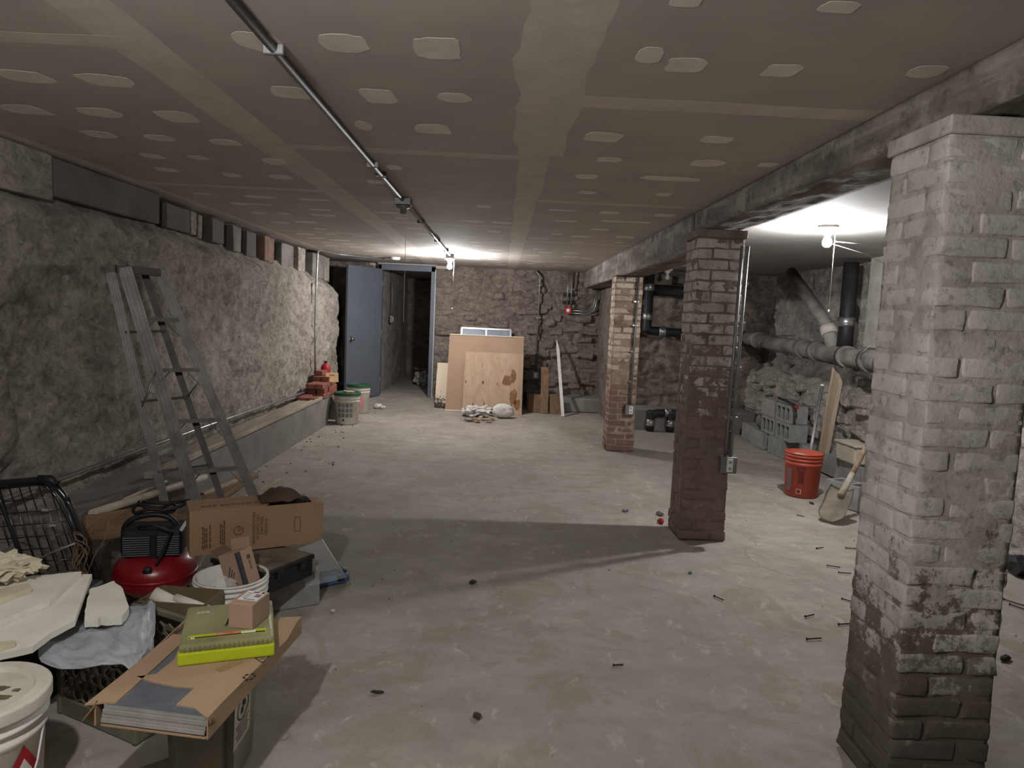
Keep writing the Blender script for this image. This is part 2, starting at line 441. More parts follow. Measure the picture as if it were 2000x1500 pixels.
# ---- left rubble wall
STONE_L = mat_stone('parged_rubble_left', rgb(112, 105, 96), rgb(156, 147, 136), rgb(196, 187, 175), hi=.64)
STONE_B = mat_stone('rubble_back', rgb(86, 77, 70), rgb(122, 110, 101), rgb(162, 151, 141), hi=.66)
STONE_R = mat_stone('rubble_right', rgb(116, 110, 103), rgb(158, 150, 142), rgb(196, 188, 178), hi=.64)
CEMENT = M('cement_grey', rgb(136, 132, 125), rgb(112, 108, 102), 3, .88, bump=.4, bscale=25)
def ledge(y): return 1.97-.075*sstep(4.6, 7.2, y)-.10*sstep(8.4, 10.2, y)+.025*fr((y*1.7, 3, 1))
def wl_pt(u, v):
    y = -1.6+11.95*min(1.0, u/.965); zt = ledge(y)
    e = sstep(9.7, 10.35, y)
    if v < .9:
        z = zt*v/.9; s_ = stones(y, z, .42, .2, 1)
        x = WL+.035*fr((y*.9, z*1.1, 2))+.026*fr((y*3.1, z*4.2, 5))+.014*fr((y*11, z*14, 8), .8)-.016*(1-s_)
        x += .05*sstep(6.5, 9.0, y)*math.sin(min(1, v/.9)*PI)*.6
        x -= .14*sstep(.80, .9, v)**2
        if e > .55: x -= .10*((e-.55)/.45)**2
    else:
        t = (v-.9)/.1; z = zt+.03*t; x = WL-.14-.2*t+.015*fr((y*5, t, 3))
    if u > .965:
        t = (u-.965)/.035; x = x*(1-t)+(-3.15)*t; y = 10.35+.04*fr((x*4, z*4, 6))
    return (x, y, z)
mb = MB(); mb.grid(wl_pt, 520, 84)
wall_left = struct(mb.build('wall_left', STONE_L))
struct(MB().box((-2.8, 4.4, 1.0), (.2, 12.0, 2.4)).build('wall_left', M('pocket_dark', rgb(58, 53, 50), rgb(44, 41, 39), 5, .95)))  # plain dark backing behind the ledge and blocks
# concrete band and blocks bedded between the ledge and the ceiling
def wall_block(y0, y1, z0, z1, x0, mat, name='concrete_block', seed=0, par=None):
    mb = MB().box(((x0-2.62)/2, (y0+y1)/2, (z0+z1)/2), (abs(-2.62-x0), y1-y0, z1-z0), bevel=.008)
    bmesh.ops.subdivide_edges(mb.bm, edges=mb.bm.edges[:], cuts=2, use_grid_fill=True)
    mb.jitter(.006, 6, seed); mb.build(name, mat, par or wall_left)
BLOCKM = M('old_concrete_block', rgb(136, 130, 122), rgb(96, 91, 85), 5, .9, bump=.5, bscale=30)
PLASTER_P = M('pale_plaster', rgb(160, 153, 143), rgb(118, 110, 101), 3, .92, bump=.9, bscale=9, bdist=.03)
DARKC = M('dark_cement', rgb(103, 99, 95), rgb(82, 79, 76), 3, .9, bump=.3, bscale=18)
wall_block(-1.6, 3.8, 1.9, 2.135, -2.385, STONE_L, 'plaster_band', 1)
wall_block(3.82, 4.98, 1.93, 2.135, -2.40, DARKC, 'concrete_band', 2)
REDW = M('old_red_brick', rgb(142, 112, 100), rgb(108, 86, 76), 7, .92, bump=.5, bscale=40, objrand=.12)
for i, (pa, pb, za, m_) in enumerate([(328, 374, 1.93, 0), (380, 392, 1.93, 2), (400, 408, 1.92, 2), (416, 440, 1.91, 0), (462, 478, 1.88, 1), (492, 511, 1.87, 0), (519, 529, 1.86, 3), (531, 542, 1.85, 3), (560, 583, 1.84, 1), (586, 600, 1.83, 2), (617, 640, 1.80, 1), (644, 652, 1.78, 2)]):
    ya, yb = atX(pa, 440, WL-.06).y, atX(pb, 440, WL-.06).y
    wall_block(ya, yb, za, 2.11, WL-.07-.02*(i % 3), (DARKC, BLOCKM, STONE_L, REDW)[m_], 'brick' if m_ == 3 else 'concrete_block', i)

# ---- left footing with arched opening and planks on it
FT = MB()
y0f, y1f, zt = 1.2, 8.98, .325
prof = [(y0f, 0), (y0f, zt), (y1f, zt-.01), (y1f, 0), (8.88, 0)]
prof += [(8.69+.19*math.cos(a), .10+.175*math.sin(a)) for a in [PI*k/10 for k in range(11)]] + [(8.50, 0)]
FT.prism(prof, -.26, .02, Matrix(((0, 0, 1, -2.09), (1, 0, 0, 0), (0, 1, 0, 0), (0, 0, 0, 1))))
struct(FT.build('trim_1', CEMENT))['label'] = 'low grey concrete footing with an arched opening along the left wall'

# ---- back wall (main room), rubble
def bw_pt(x0, x1, yy, seed, ztop=2.2, amp=1.0):
    def f(u, v):
        x, z = x0+(x1-x0)*u, ztop*v
        s_ = stones(x, z, .38, .2, seed)
        y = yy-amp*(.03*fr((x*1.1, z*1.2, seed+2))+.022*fr((x*4, z*5, seed+5))+.012*fr((x*12, z*15, seed), .8))+.03*(1-s_)
        return (x, y, z)
    return f
mb = MB(); mb.grid(bw_pt(-1.09, 1.75, BACK, 3), 170, 120, flip=True)
wall_back = struct(mb.build('wall_back', STONE_B))
mb = MB(); mb.grid(bw_pt(-3.2, -1.93, BACK, 4), 50, 80, flip=True); struct(mb.build('wall_back', STONE_B))
# individually readable stones set in the mortar of the back wall
def wall_stone(c, size, ang, mat, parent, seed):
    mb = MB().box((0, 0, 0), size, (0, ang, 0), bevel=min(size)*.28)
    bmesh.ops.subdivide_edges(mb.bm, edges=[e for e in mb.bm.edges if e.calc_length() > .1], cuts=1)
    mb.jitter(min(size)*.22, 5, seed)
    o = mb.build('stone', mat, parent); o.location = c
for i in range(75):
    zz = random.uniform(.25, 1.0)+(random.random() < .35)*random.uniform(.2, 1.0)
    xx = random.uniform(.3, 1.7) if random.random() < .75 else random.uniform(-1.0, .3)
    w = random.uniform(.14, .42); h = random.uniform(.07, .17)
    wall_stone((xx, BACK-.012, zz), (w, random.uniform(.07, .12), h), random.uniform(-.12, .12), STONE_B, wall_back, i)
DARKHOLE = M('dark_void', rgb(52, 47, 44), rgb(40, 37, 35), 6, .95)  # plain dark colour for the wall pocket
MB().box((1.02, BACK-.028, 1.72), (.17, .03, .17), bevel=.004).build('bricked_pocket', DARKHOLE, wall_back)
struct(MB().box((1.03, 10.83, .10), (1.2, .56, .22), bevel=.02).build('trim_2', CEMENT))['label'] = 'grey concrete ledge at the foot of the back wall'

# ---- passage behind the door
SLATE = M('slate_grey_paint', rgb(96, 101, 109), rgb(89, 94, 102), 2, .5, spec=.4)
FLARE_TINT = M('flare_tinted_wall', rgb(84, 92, 108), rgb(74, 82, 98), 2, .7)  # wall colour carries the bluish cast of lens flare
mb = MB(); mb.grid(lambda u, v: (-1.93+.02*fr((u*8, v*6, 3)), 11.12+3.3*u, 2.2*v), 60, 40); struct(mb.build('wall_passage_left', STONE_R))
struct(MB().box((-1.02, 12.8, 1.1), (.1, 3.3, 2.2)).build('wall_passage_right', FLARE_TINT))
mb = MB(); mb.grid(lambda u, v: (-2.0+1.1*u, 14.35+.02*fr((u*5, v*6, 1)), 2.2*v), 20, 30, flip=True); struct(mb.build('wall_passage_end', STONE_B))
struct(MB().box((-1.5, 12.8, 2.12), (1.2, 3.4, .05)).build('ceiling', BOARD))

# ---- aisle: back wall, curb, right wall
mb = MB(); mb.grid(bw_pt(1.45, 4.0, 9.5, 6), 110, 90, flip=True); wall_aisle_back = struct(mb.build('wall_aisle_back', STONE_B))
struct(MB().box((1.62, 10.3, 1.1), (.2, 1.7, 2.2)).build('wall_aisle_side', STONE_B))
struct(MB().box((2.75, 9.33, .13), (2.5, .5, .29), bevel=.015).build('trim_3', CEMENT))['label'] = 'grey concrete curb across the far end of the side aisle'
def wr_pt(u, v):
    y, z = -1.6+11.2*u, 2.15*v
    s_ = stones(y, z, .36, .18, 9)
    x = 3.64-.26*(1-sstep(.72, 1.02, z+.1*noise.noise(Vector((y*1.3, 0, 4)))))
    x -= .03*fr((y*1.2, z*1.3, 12))+.03*fr((y*4, z*5, 15))+.016*fr((y*12, z*14, 18), .8)
    return (x+.03*(1-s_), y, z)
mb = MB(); mb.grid(wr_pt, 400, 80, flip=True)
wall_right = struct(mb.build('wall_right', STONE_R))
for i in range(60):
    zz = random.uniform(.28, .95); yy = random.uniform(5.9, 9.3)
    mb = MB().box((0, 0, 0), (random.uniform(.07, .12), random.uniform(.1, .34), random.uniform(.05, .14)), (random.uniform(-.15, .15), 0, 0), bevel=.018)
    bmesh.ops.subdivide_edges(mb.bm, edges=[e for e in mb.bm.edges if e.calc_length() > .1], cuts=1)
    mb.jitter(.018, 6, i); o = mb.build('stone', STONE_R, wall_right); o.location = (wr_pt((yy+1.6)/11.2, zz/2.15)[0]-.01, yy, zz)
struct(MB().box((.5, -1.7, 1.1), (7.6, .2, 2.4)).build('wall_front', CEMENT))
MB().box((3.62, 6.35, 1.68), (.34, .62, .86), bevel=.012).build('masonry_pier', M('whitewashed_block', rgb(186, 182, 172), rgb(158, 153, 144), 6, .9, bump=.5, bscale=24), wall_right)['label'] = 'whitewashed masonry pier'

# ---- ceiling beams
t = NT('old_timber_beam')
a = t.noise(2.0, 8, .65, (6, .7, 6), .6); b = t.noise(3.5, 7, .7)
c = t.ramp(a, [(.3, rgb(84, 76, 70)), (.5, rgb(116, 108, 101)), (.68, rgb(146, 138, 130))])
c = t.mix(t.ramp(b, [(.52, (0, 0, 0)), (.66, (.8, .8, .8))]), c, rgb(158, 152, 145))
c = t.mix(t.ramp(t.noise(14, 6, .7), [(.3, (.7, .7, .7)), (.45, (0, 0, 0))]), c, rgb(68, 61, 56))
t.bump(t.math('ADD', a, t.noise(22, 5)), .6, .012)
TIMBER = t.fin(c, .9, 0, .15)
def timber(label, ya, yb, zb, x0, x1):
    mb = MB()
    cs = [(x0, CEIL-.004), (x0, zb), (x1, zb), (x1, CEIL-.004), (x0, CEIL-.004)]
    def beam_pt(u, v):
        y = ya+(yb-ya)*v; k = u*4
        i = min(3, int(k)); t = k-i
        x = cs[i][0]*(1-t)+cs[i+1][0]*t; z = cs[i][1]*(1-t)+cs[i+1][1]*t
        a = .007*fr((x*5+3, y*1.3, z*6))+.005*fr((x*14, y*5, z*16))
        if z < 2.10: x += a*(1 if u > .5 else -1)*(.6); z += a*.8*(z < zb+.06)
        return (x, y, z)
    mb.grid(beam_pt, 40, int((yb-ya)*27))
    bmesh.ops.remove_doubles(mb.bm, verts=mb.bm.verts[:], dist=1e-5)
    bmesh.ops.holes_fill(mb.bm, edges=[e for e in mb.bm.edges if e.is_boundary])
    return tag(mb.build('ceiling_beam', TIMBER), label, 'beam', 'beams over the brick pillars')
timber('near length of grey beam between the nearest and middle pillars', -1.6, 4.742, 2.004, 1.25, 1.50)
timber('far deeper length of grey beam from the middle pillar to the back wall', 4.748, 10.95, 1.885, 1.24, 1.50)

# ---- brick pillars
def brick_mesh(L, S, h, seed, mat, rich):
    mb = MB().box((0, 0, 0), (L, S, h), bevel=.007, seg=2 if rich else 1)
    if rich:
        bmesh.ops.subdivide_edges(mb.bm, edges=[e for e in mb.bm.edges if e.calc_length() > .04], cuts=2, use_grid_fill=True)
        mb.jitter(.006, 16, seed*1.37); mb.jitter(.003, 45, seed)
    else: mb.jitter(.005, 14, seed*1.37)
    me = mb.mesh('brick', mat)
    if rich: me.polygons.foreach_set('use_smooth', [True]*len(me.polygons))
    return me
def brick_pillar(label, x0, y0, w, top, mat, mortar, rich, proud=.009, ch=.0672, lean=0, base=3):
    root = thing('brick_pillar', label, 'pillar', (x0+w/2, y0+w/2, 0), 0, 'brick pillars under the beam')
    n = int(top/ch); L, S = w*2/3, w/3
    var = [brick_mesh(L-.013, S-.012, ch-.010, i+(50 if rich else 0)+x0*7+y0, mat, rich) for i in range(9)]
    g = w/2-proud
    mb = MB().box((0, 0, top/2-.004), (g*2, g*2, top-.0))
    bmesh.ops.subdivide_edges(mb.bm, edges=mb.bm.edges[:], cuts=14, use_grid_fill=True)
    mb.jitter(.006, 9, y0); mb.build('mortar', mortar, root, smooth=True)
    for i in range(n):
        z = (i+.5)*ch
        grow = 1+.05*max(0, base-i)/max(1, base)+(.012*math.sin(i*2.1))
        q = [(L/2, S/2, 0), (w-S/2, L/2, 1), (w-L/2, w-S/2, 0), (S/2, w-L/2, 1)]
        for (cx, cy, r) in q:
            if i % 2: cx = w-cx
            cx, cy = (cx-w/2)*grow+lean*z, (cy-w/2)*grow
            o = inst(random.choice(var), 'brick', root, loc=(cx+random.uniform(-.003, .003), cy+random.uniform(-.003, .003), z+random.uniform(-.002, .002)))
            o.rotation_euler = (random.uniform(-.01, .01), random.uniform(-.01, .01), (PI/2 if r else 0)+random.choice((0, PI))+random.uniform(-.014, .014))
    if n*ch < top:
        MB().box((0, 0, (n*ch+top)/2), (w+.01, w+.01, top-n*ch), bevel=.004).jitter(.004, 8).build('bedding_slab', mortar, root)
    return root
BR_N = mat_brick('near_pillar_brick', rgb(112, 98, 90), rgb(132, 123, 115), rgb(198, 192, 184), rgb(166, 160, 152), .16, .6, base_dark=.34)
MO_N = mat_brick('near_pillar_mortar', rgb(104, 92, 82), rgb(112, 100, 90), rgb(186, 179, 170), rgb(146, 138, 129), .35, .5, base_dark=.2)
BR_M = mat_brick('middle_pillar_brick', rgb(134, 110, 101), rgb(118, 101, 94), rgb(192, 184, 176), rgb(152, 142, 135), .78, .8)
MO_M = M('middle_pillar_mortar', rgb(132, 116, 107), rgb(98, 86, 79), 9, .95, bump=.7, bscale=24)
BR_F = mat_brick('far_pillar_brick', rgb(136, 106, 94), rgb(120, 96, 87), rgb(205, 191, 173), rgb(172, 155, 138), .72, .35)
MO_F = M('far_pillar_mortar', rgb(168, 148, 130), rgb(120, 100, 88), 9, .95, bump=.7, bscale=24)
p_near = brick_pillar('nearest brick pillar, thick grey-white with plaster and bare patches', 1.198, 1.95, .305, 2.0, BR_N, MO_N, True, .0085)
p_mid = brick_pillar('middle brick pillar with double conduit and worn whitewash', 1.205, 4.44, .305, 2.0, BR_M, MO_M, True, .010)
p_far = brick_pillar('farthest brick pillar, cream whitewash over red brick base', 1.18, 7.47, .30, 1.885, BR_F, MO_F, False, .008)

# ================================================================== FIXTURES
STEEL = M('galvanised_steel', rgb(176, 176, 174), rgb(150, 150, 148), 20, .38, metal=.85)
STEELD = M('dull_zinc', rgb(140, 140, 138), rgb(118, 118, 116), 20, .5, metal=.6)
WHITE = M('white_plastic', rgb(222, 220, 214), rgb(206, 203, 196), 5, .5)
PORC = M('white_porcelain', rgb(228, 226, 220), rgb(216, 213, 206), 5, .35)
BLACK = M('black_plastic', rgb(34, 34, 35), rgb(24, 24, 25), 8, .5)
IRON = M('black_cast_iron', rgb(44, 44, 47), rgb(30, 30, 33), 12, .55, bump=.3, bscale=80)

BULBM = {}
def bulb_fixture(label, x, y, zc, strength, conduit_side=False, cord=.75, group='bare bulb ceiling fixtures'):
    root = thing('ceiling_lamp', label, 'lamp', (x, y, zc), 0, group)
    MB().lathe([(0, 0), (.062, 0), (.066, -.008), (.064, -.018), (.04, -.03), (.028, -.05), (.026, -.06), (0, -.06)], 28).build('lamp_base', PORC, root)
    prof = [(.0, -.056), (.013, -.058), (.015, -.068), (.02, -.082), (.028, -.098), (.03, -.112), (.027, -.127), (.017, -.139), (.0, -.143)]
    m_ = emis('lit_bulb_%d' % int(strength), (.985, .985, 1.0), strength) if strength else M('unlit_frosted_bulb', rgb(216, 214, 208), rgb(205, 203, 197), 5, .3)
    MB().lathe(prof, 24).build('bulb', m_, root)
    if cord:
        MB().tube([(.05, 0, -.02), (.052, 0, -.1), (.05, -.004, -cord)], .0022, 6).lathe([(0, -cord-.02), (.006, -cord-.014), (.004, -cord), (0, -cord)], 8, c=(.05, -.004, 0)).build('pull_cord', WHITE, root)
    return root
def junction_box(name, parent, c, size, mat=STEELD, off=(0, 0, 0)):
    return MB().box(Vector(c)-Vector(off), size, bevel=.004).build(name, mat, parent)

# ceiling conduit run with boxes
cz = CEIL-.016
cr = thing('ceiling_conduit', 'metal conduit run along the main ceiling to the far bulb', 'conduit', (-.68, 4.7, CEIL))
MB().tube([(0, -6.2, -.016), (0, -.06, -.016)], .0125, 10).build('pipe', M('backlit_dark_conduit', rgb(104, 104, 104), rgb(88, 88, 88), 14, .55, metal=.3), cr)  # near run coloured darker to stand in for its backlit shade
MB().tube([(.005, .06, -.016), (-.002, 4.1, -.016)], .0125, 10).build('pipe', STEEL, cr)
MB().box((0, 0, -.024), (.11, .11, .048), bevel=.004).build('junction_box', STEELD, cr)
MB().box((-.005, 4.16, -.020), (.10, .10, .04), bevel=.004).build('junction_box', STEELD, cr)
for yy in (-2.62, -1.1, -.85, 1.0, 2.4, 3.5):
    MB().box((0, yy, -.016), (.06, .016, .03), bevel=.003).build('pipe_strap', STEELD, cr)
lamp_far = bulb_fixture('lit bare bulb hanging near the door at the far end of the ceiling conduit', -.685, 8.86, CEIL-.042, BULB_FAR, cord=.62)
lh = thing('lamp_holder', 'empty lamp holder with a long pull cord below the ceiling conduit box', 'lamp', (-.68, 4.7, CEIL-.048))
MB().lathe([(0, 0), (.045, 0), (.045, -.012), (.022, -.02), (.02, -.05), (.015, -.05), (.014, -.03), (0, -.03)], 20).build('lamp_base', STEELD, lh)
MB().tube([(.012, .01, -.02), (.02, .012, -.3), (.02, .012, -.76)], .0016, 6).build('pull_cord', WHITE, lh)
lamp_aisle = bulb_fixture('lit bare bulb on a white round base in the side aisle ceiling', 2.16, 4.76, AISLE_CEIL, BULB_AISLE, cord=.56)
lamp_off = bulb_fixture('small unlit bulb on the side aisle ceiling between two pillars', 2.1, 9.1, AISLE_CEIL, 0, cord=0)
lamp_near = bulb_fixture('lit bare bulb on the ceiling conduit above the clutter', -.68, .5, CEIL-.03, BULB_NEAR, cord=.3)
WIRE = M('white_wire', rgb(205, 205, 200), rgb(190, 190, 185), 5, .6)
w = MB().tube([(2.22, 4.78, 2.0), (2.6, 5.2, 2.045), (3.2, 5.9, 2.09)], .003, 6); w.tube([(2.22, 4.8, 1.985), (2.7, 5.3, 1.985), (3.4, 6.2, 1.98)], .002, 6)
tag(w.build('loose_wire', WIRE), 'two thin white wires strung from the side aisle bulb', 'wire')
# smoke detector
sd = thing('smoke_detector', 'round white smoke detector on the ceiling before the door', 'detector', (-1.5, 9.75, CEIL))
MB().lathe([(0, 0), (.07, 0), (.07, -.012), (.062, -.03), (.03, -.038), (0, -.038)], 28).build('housing', WHITE, sd)
MB().lathe([(.066, -.010), (.0712, -.012), (.0712, -.017), (.066, -.019)], 28).build('vent_ring', M('grey_plastic', rgb(150, 150, 150), None, 5, .6), sd)

# conduit on left wall
xw = WL+.075
lc = thing('wall_conduit', 'thin metal conduit along the left wall rising to the ceiling at a small box', 'conduit', (xw, 8.72, .40))
MB().tube([(0, -6.4, .05), (0, -3.0, .035), (0, -.05, .0)], .012, 8).build('pipe', STEEL, lc)
MB().box((-.01, .0, .02), (.06, .10, .11), bevel=.004).build('junction_box', STEEL, lc)
MB().box((.022, .0, .02), (.006, .045, .07), bevel=.002).build('cover_plate', WHITE, lc)
MB().tube(bent([(0, .02, .07), (-.02, .02, .8), (0, .02, 1.71), (.10, .6, 1.715), (.62, 1.2, 1.715)], .06), .0115, 8).build('pipe', STEEL, lc)
for q in (.35, .8, 1.3): MB().box((-.012, .02, q), (.02, .06, .02), bevel=.002).build('pipe_strap', STEEL, lc)
for q in (-5.2, -4.1, -3.0, -1.6): MB().box((-.012, q, .05-.05*(q+6.4)/6.4), (.02, .02, .06), bevel=.002).build('pipe_strap', STEEL, lc)

# conduit with outlet on back wall
def outlet_run(label, base, ztop, r=.012, two=False, boxc=None):
    pass
bc = thing('outlet_conduit', 'vertical conduit with an outlet box on the back wall beside the cardboard', 'conduit', (.56, BACK-.09, .5))
MB().tube(bent([(0, 0, .05), (0, 0, 1.55), (-.08, .0, 1.63)], .05), .014, 8).build('pipe', STEELD, bc)
MB().box((0, -.01, 0), (.10, .06, .12), bevel=.004).build('outlet_box', STEELD, bc)
MB().box((0, -.042, 0), (.045, .006, .075), bevel=.002).build('outlet', WHITE, bc)
for q in (.35, .9, 1.4): MB().box((0, 0, q), (.06, .02, .02), bevel=.002).build('pipe_strap', STEEL, bc)
# red fire alarm box with conduits
RED = M('fire_red', rgb(176, 44, 44), rgb(150, 34, 36), 5, .5)
fa = thing('alarm_box', 'small red alarm box with three bright conduits on the back wall', 'alarm', (1.02, BACK-.11, 1.535))
MB().box((0, 0, 0), (.105, .06, .105), bevel=.006).build('box', RED, fa)
MB().lathe([(0, .0), (.03, .0), (.03, .012), (.012, .02), (0, .02)], 16, axis=Euler((PI/2, 0, 0)).to_matrix(), c=(0, -.03, 0)).build('button', PORC, fa)
for dx in (-.03, .03): MB().tube([(dx, 0, .05), (dx+.018, 0, .60)], .010, 8).build('pipe', STEEL, fa)
for dz, dx in ((0.0, 0.0), (-.04, .025)): MB().tube(bent([(.05, .0, dz), (.38+dx, 0, dz), (.44+dx, .0, .38)], .14), .010, 8).build('pipe', STEEL, fa)
MB().box((.02, 0, .33), (.13, .02, .018), bevel=.002).build('pipe_strap', STEEL, fa)

# conduits and outlets on pillars
def pillar_outlet(label, x, y, zb, ztop, offs, boxw):
    r = thing('outlet_conduit', label, 'conduit', (x, y, zb))
    for dx in offs: MB().tube([(dx, 0, boxw*.5), (dx*.9+.004, 0, (ztop-zb)*.5), (dx+.01, 0.002, ztop-zb)], .0115, 8).build('pipe', STEELD, r)
    MB().box((0, .0, 0), (boxw, .062, boxw), bevel=.004).build('outlet_box', STEELD, r)
    pl = MB().box((.005, -.034, 0), (.04, .006, .085), bevel=.002).build('outlet', WHITE, r)
    [MB().box((.005, -.0375, q), (.018, .002, .018)).build('socket_face', M('socket_grey', rgb(150, 150, 148), None, 5, .5), pl) for q in (.02, -.02)]
    for q in (.3, .62, .9, 1.15):
        if q < ztop-zb: MB().box(((offs[0]+offs[-1])/2, .006, q), (.055+offs[-1]-offs[0], .02, .018), bevel=.002).build('pipe_strap', STEEL, r)
    return r
pillar_outlet('two conduits and a grey outlet box on the middle pillar', 1.478, 4.40, .52, 1.90, (-.018, .018), .105)
pillar_outlet('single bright conduit and outlet box on the farthest pillar', 1.405, 7.43, .465, 1.93, (0.0,), .11)

# ---- black no-hub pipes in the aisle
def coupling(parent, c, axis, r):
    R = Vector((0, 0, 1)).rotation_difference(Vector(axis)).to_matrix()
    MB().lathe([(r+.001, -.045), (r+.008, -.045), (r+.008, .045), (r+.001, .045)], 20, axis=R, c=c).lathe([(r+.008, -.03), (r+.011, -.03), (r+.011, -.018), (r+.008, -.018)], 20, axis=R, c=c).lathe([(r+.008, .018), (r+.011, .018), (r+.011, .03), (r+.008, .03)], 20, axis=R, c=c).build('pipe_clamp', STEEL, parent)
dp = thing('drain_pipe', 'black drain pipe with bright clamps dropping beside the farthest pillar', 'pipe', (1.90, 9.2, 1.2))
MB().tube(bent([(0, 0, .9), (0, 0, .12), (.0, 0, .10), (.72, .03, .07), (.74, .30, .07)], .05), .058, 16).build('pipe', IRON, dp)
MB().tube(bent([(.05, .05, .63), (.72, .06, .62), (.74, .30, .62)], .06), .075, 16).build('pipe', IRON, dp)
MB().tube(bent([(.36, .0, .78), (.72, .02, .775), (.74, .30, .77)], .05), .055, 16).build('pipe', M('grey_insulation', rgb(120, 120, 122), rgb(96, 96, 98), 6, .9), dp)
coupling(dp, (0, 0, .66), (0, 0, 1), .058); coupling(dp, (0, 0, .28), (0, 0, 1), .058); coupling(dp, (.2, .01, .09), (1, .05, 0), .058)
fp = thing('floor_pipe', 'pair of black bent pipes rising from the floor beside the middle pillar', 'pipe', (1.98, 9.0, 0))
for dx in (0, .26):
    MB().tube(bent([(dx, 0, 0), (dx, 0, .18), (dx, 0, .24), (dx+.5, .06, .24)], .09), .05, 14).build('pipe', IRON, fp)
    coupling(fp, (dx, 0, .11), (0, 0, 1), .05)
coupling(fp, (.22, .03, .24), (1, .1, 0), .05)
PIPEG = M('dusty_grey_pipe', rgb(150, 145, 138), rgb(92, 88, 84), 4, .85, bump=.4, bscale=40)
bp = thing('sewer_pipe', 'big dusty grey drain pipe with branch along the right wall', 'pipe', (3.27, 6.5, 1.16))
ax = [Vector((0, 3.0, .10)), Vector((0, .9, .03)), Vector((0, -7.9, -.26))]
MB().tube(ax, .085, 20).build('pipe', PIPEG, bp)
for q in (2.4, 1.05, .72, .1, -.32, -.6):
    z = .03+(q-.9)*(.033); MB().tube([(0, q-.04, z-.0015), (0, q+.04, z+.0015)], .102, 20).build('hub', PIPEG, bp)
MB().tube(bent([(0, .35, .02), (-.02, .5, .30), (0, 1.55, .88)], .12), .062, 16).build('branch_pipe', PIPEG, bp)
MB().tube([(-.012, .44, .20), (-.02, .485, .28)], .078, 18).build('branch_hub', M('white_sealant', rgb(196, 190, 180), rgb(170, 164, 154), 6, .85), bp)
MB().tube([(.05, .25, .05), (.05, .25, .25), (.06, .28, .9)], [.075, .07, .07], 16).build('stack_pipe', IRON, bp)
coupling(bp, (.05, .26, .33), (0, 0, 1), .07)
for q in (-.35, 2.1): MB().tube([(-.09, q, -.02), (-.11, q-.02, .05), (-.03, q-.05, .14), (.25, q-.1, .16)], .006, 6).build('pipe_hanger', STEELD, bp)

# ---- door
dr = struct(bpy.data.objects.new('door_1', None)); COL.objects.link(dr); dr.location = (-1.50, BACK-.02, .07)
for (c, s_) in (((-.425, .0, 1.02), (.06, .16, 2.05)), ((.40, .0, 1.02), (.06, .16, 2.05)), ((-.01, .0, 2.01), (.88, .16, .09))):
    MB().box(c, s_, bevel=.004).build('door_frame', SLATE, dr)
MB().box((.437, -.04, 1.0), (.014, .08, 2.0), bevel=.002).build('edge_strip', M('pale_caulk', rgb(196, 196, 196), None, 4, .6), dr)
MB().box((-.01, -.06, 2.066), (.9, .06, .012)).build('edge_strip', M('pale_caulk', rgb(196, 196, 196), None, 4, .6), dr)
leaf = bpy.data.objects.new('door_leaf', None); COL.objects.link(leaf); leaf.parent = dr
leaf.location = (-.395, -.10, .0); leaf.rotation_euler = (0, 0, math.radians(180+61))
MB().box((.39, 0, .99), (.78, .042, 1.97), bevel=.003).build('door_panel', SLATE, leaf)
KN = M('chrome_knob', rgb(190, 190, 190), None, 5, .2, metal=1)
kb = MB().lathe([(0, 0), (.032, 0), (.032, .006), (.012, .01), (.012, .03), (.024, .04), (.028, .052), (.022, .066), (0, .07)], 20, axis=Euler((-PI/2, 0, 0)).to_matrix(), c=(.71, .021, .90))
kb.build('door_knob', KN, leaf)
for q in (.25, 1.0, 1.75): MB().lathe([(0, -.05), (.009, -.05), (.009, .05), (0, .05)], 10, c=(0, .02, q)).build('hinge', STEELD, leaf)
sw = thing('switch_conduit', 'thin conduit and small switch box inside the doorway', 'conduit', (-1.88, 12.0, 1.27))
MB().tube([(0, 0, .05), (.0, 0, .35), (-.006, 0, .78)], .012, 8).build('pipe', STEELD, sw)
MB().box((.0, 0, 0), (.05, .11, .12), bevel=.004).build('switch_box', STEELD, sw)
MB().box((.028, 0, 0), (.006, .05, .08)).build('switch', WHITE, sw)

# ================================================================== OBJECTS
def cells(xs, ys, mask, z0, z1, m=None, mb=None):
    """watertight extruded plate from a cell mask (mask[i][j] True = solid)"""
    mb = mb or MB(); m = m or Matrix.Identity(4); V = {}
    def v(i, j, k):
        if (i, j, k) not in V: V[(i, j, k)] = mb.bm.verts.new(m@Vector((xs[i], ys[j], (z0, z1)[k])))
        return V[(i, j, k)]
    nx, ny = len(xs)-1, len(ys)-1
    S = lambda i, j: 0 <= i < nx and 0 <= j < ny and mask[i][j]
    for i in range(nx):
        for j in range(ny):
            if not S(i, j): continue
            mb.bm.faces.new((v(i, j+1, 0), v(i+1, j+1, 0), v(i+1, j, 0), v(i, j, 0)))
            mb.bm.faces.new((v(i, j, 1), v(i+1, j, 1), v(i+1, j+1, 1), v(i, j+1, 1)))
            for (di, dj, a, b) in ((0, -1, (i, j), (i+1, j)), (1, 0, (i+1, j), (i+1, j+1)), (0, 1, (i+1, j+1), (i, j+1)), (-1, 0, (i, j+1), (i, j))):
                if not S(i+di, j+dj): mb.bm.faces.new((v(*a, 0), v(*b, 0), v(*b, 1), v(*a, 1)))
    return mb
def slab_px(pts, z, thick):
    """flat sheet whose outline lies at height z"""
    q = [atZ(x, y, z) for x, y in pts]
    return MB().prism([(p.x, p.y) for p in q], z-thick, z)

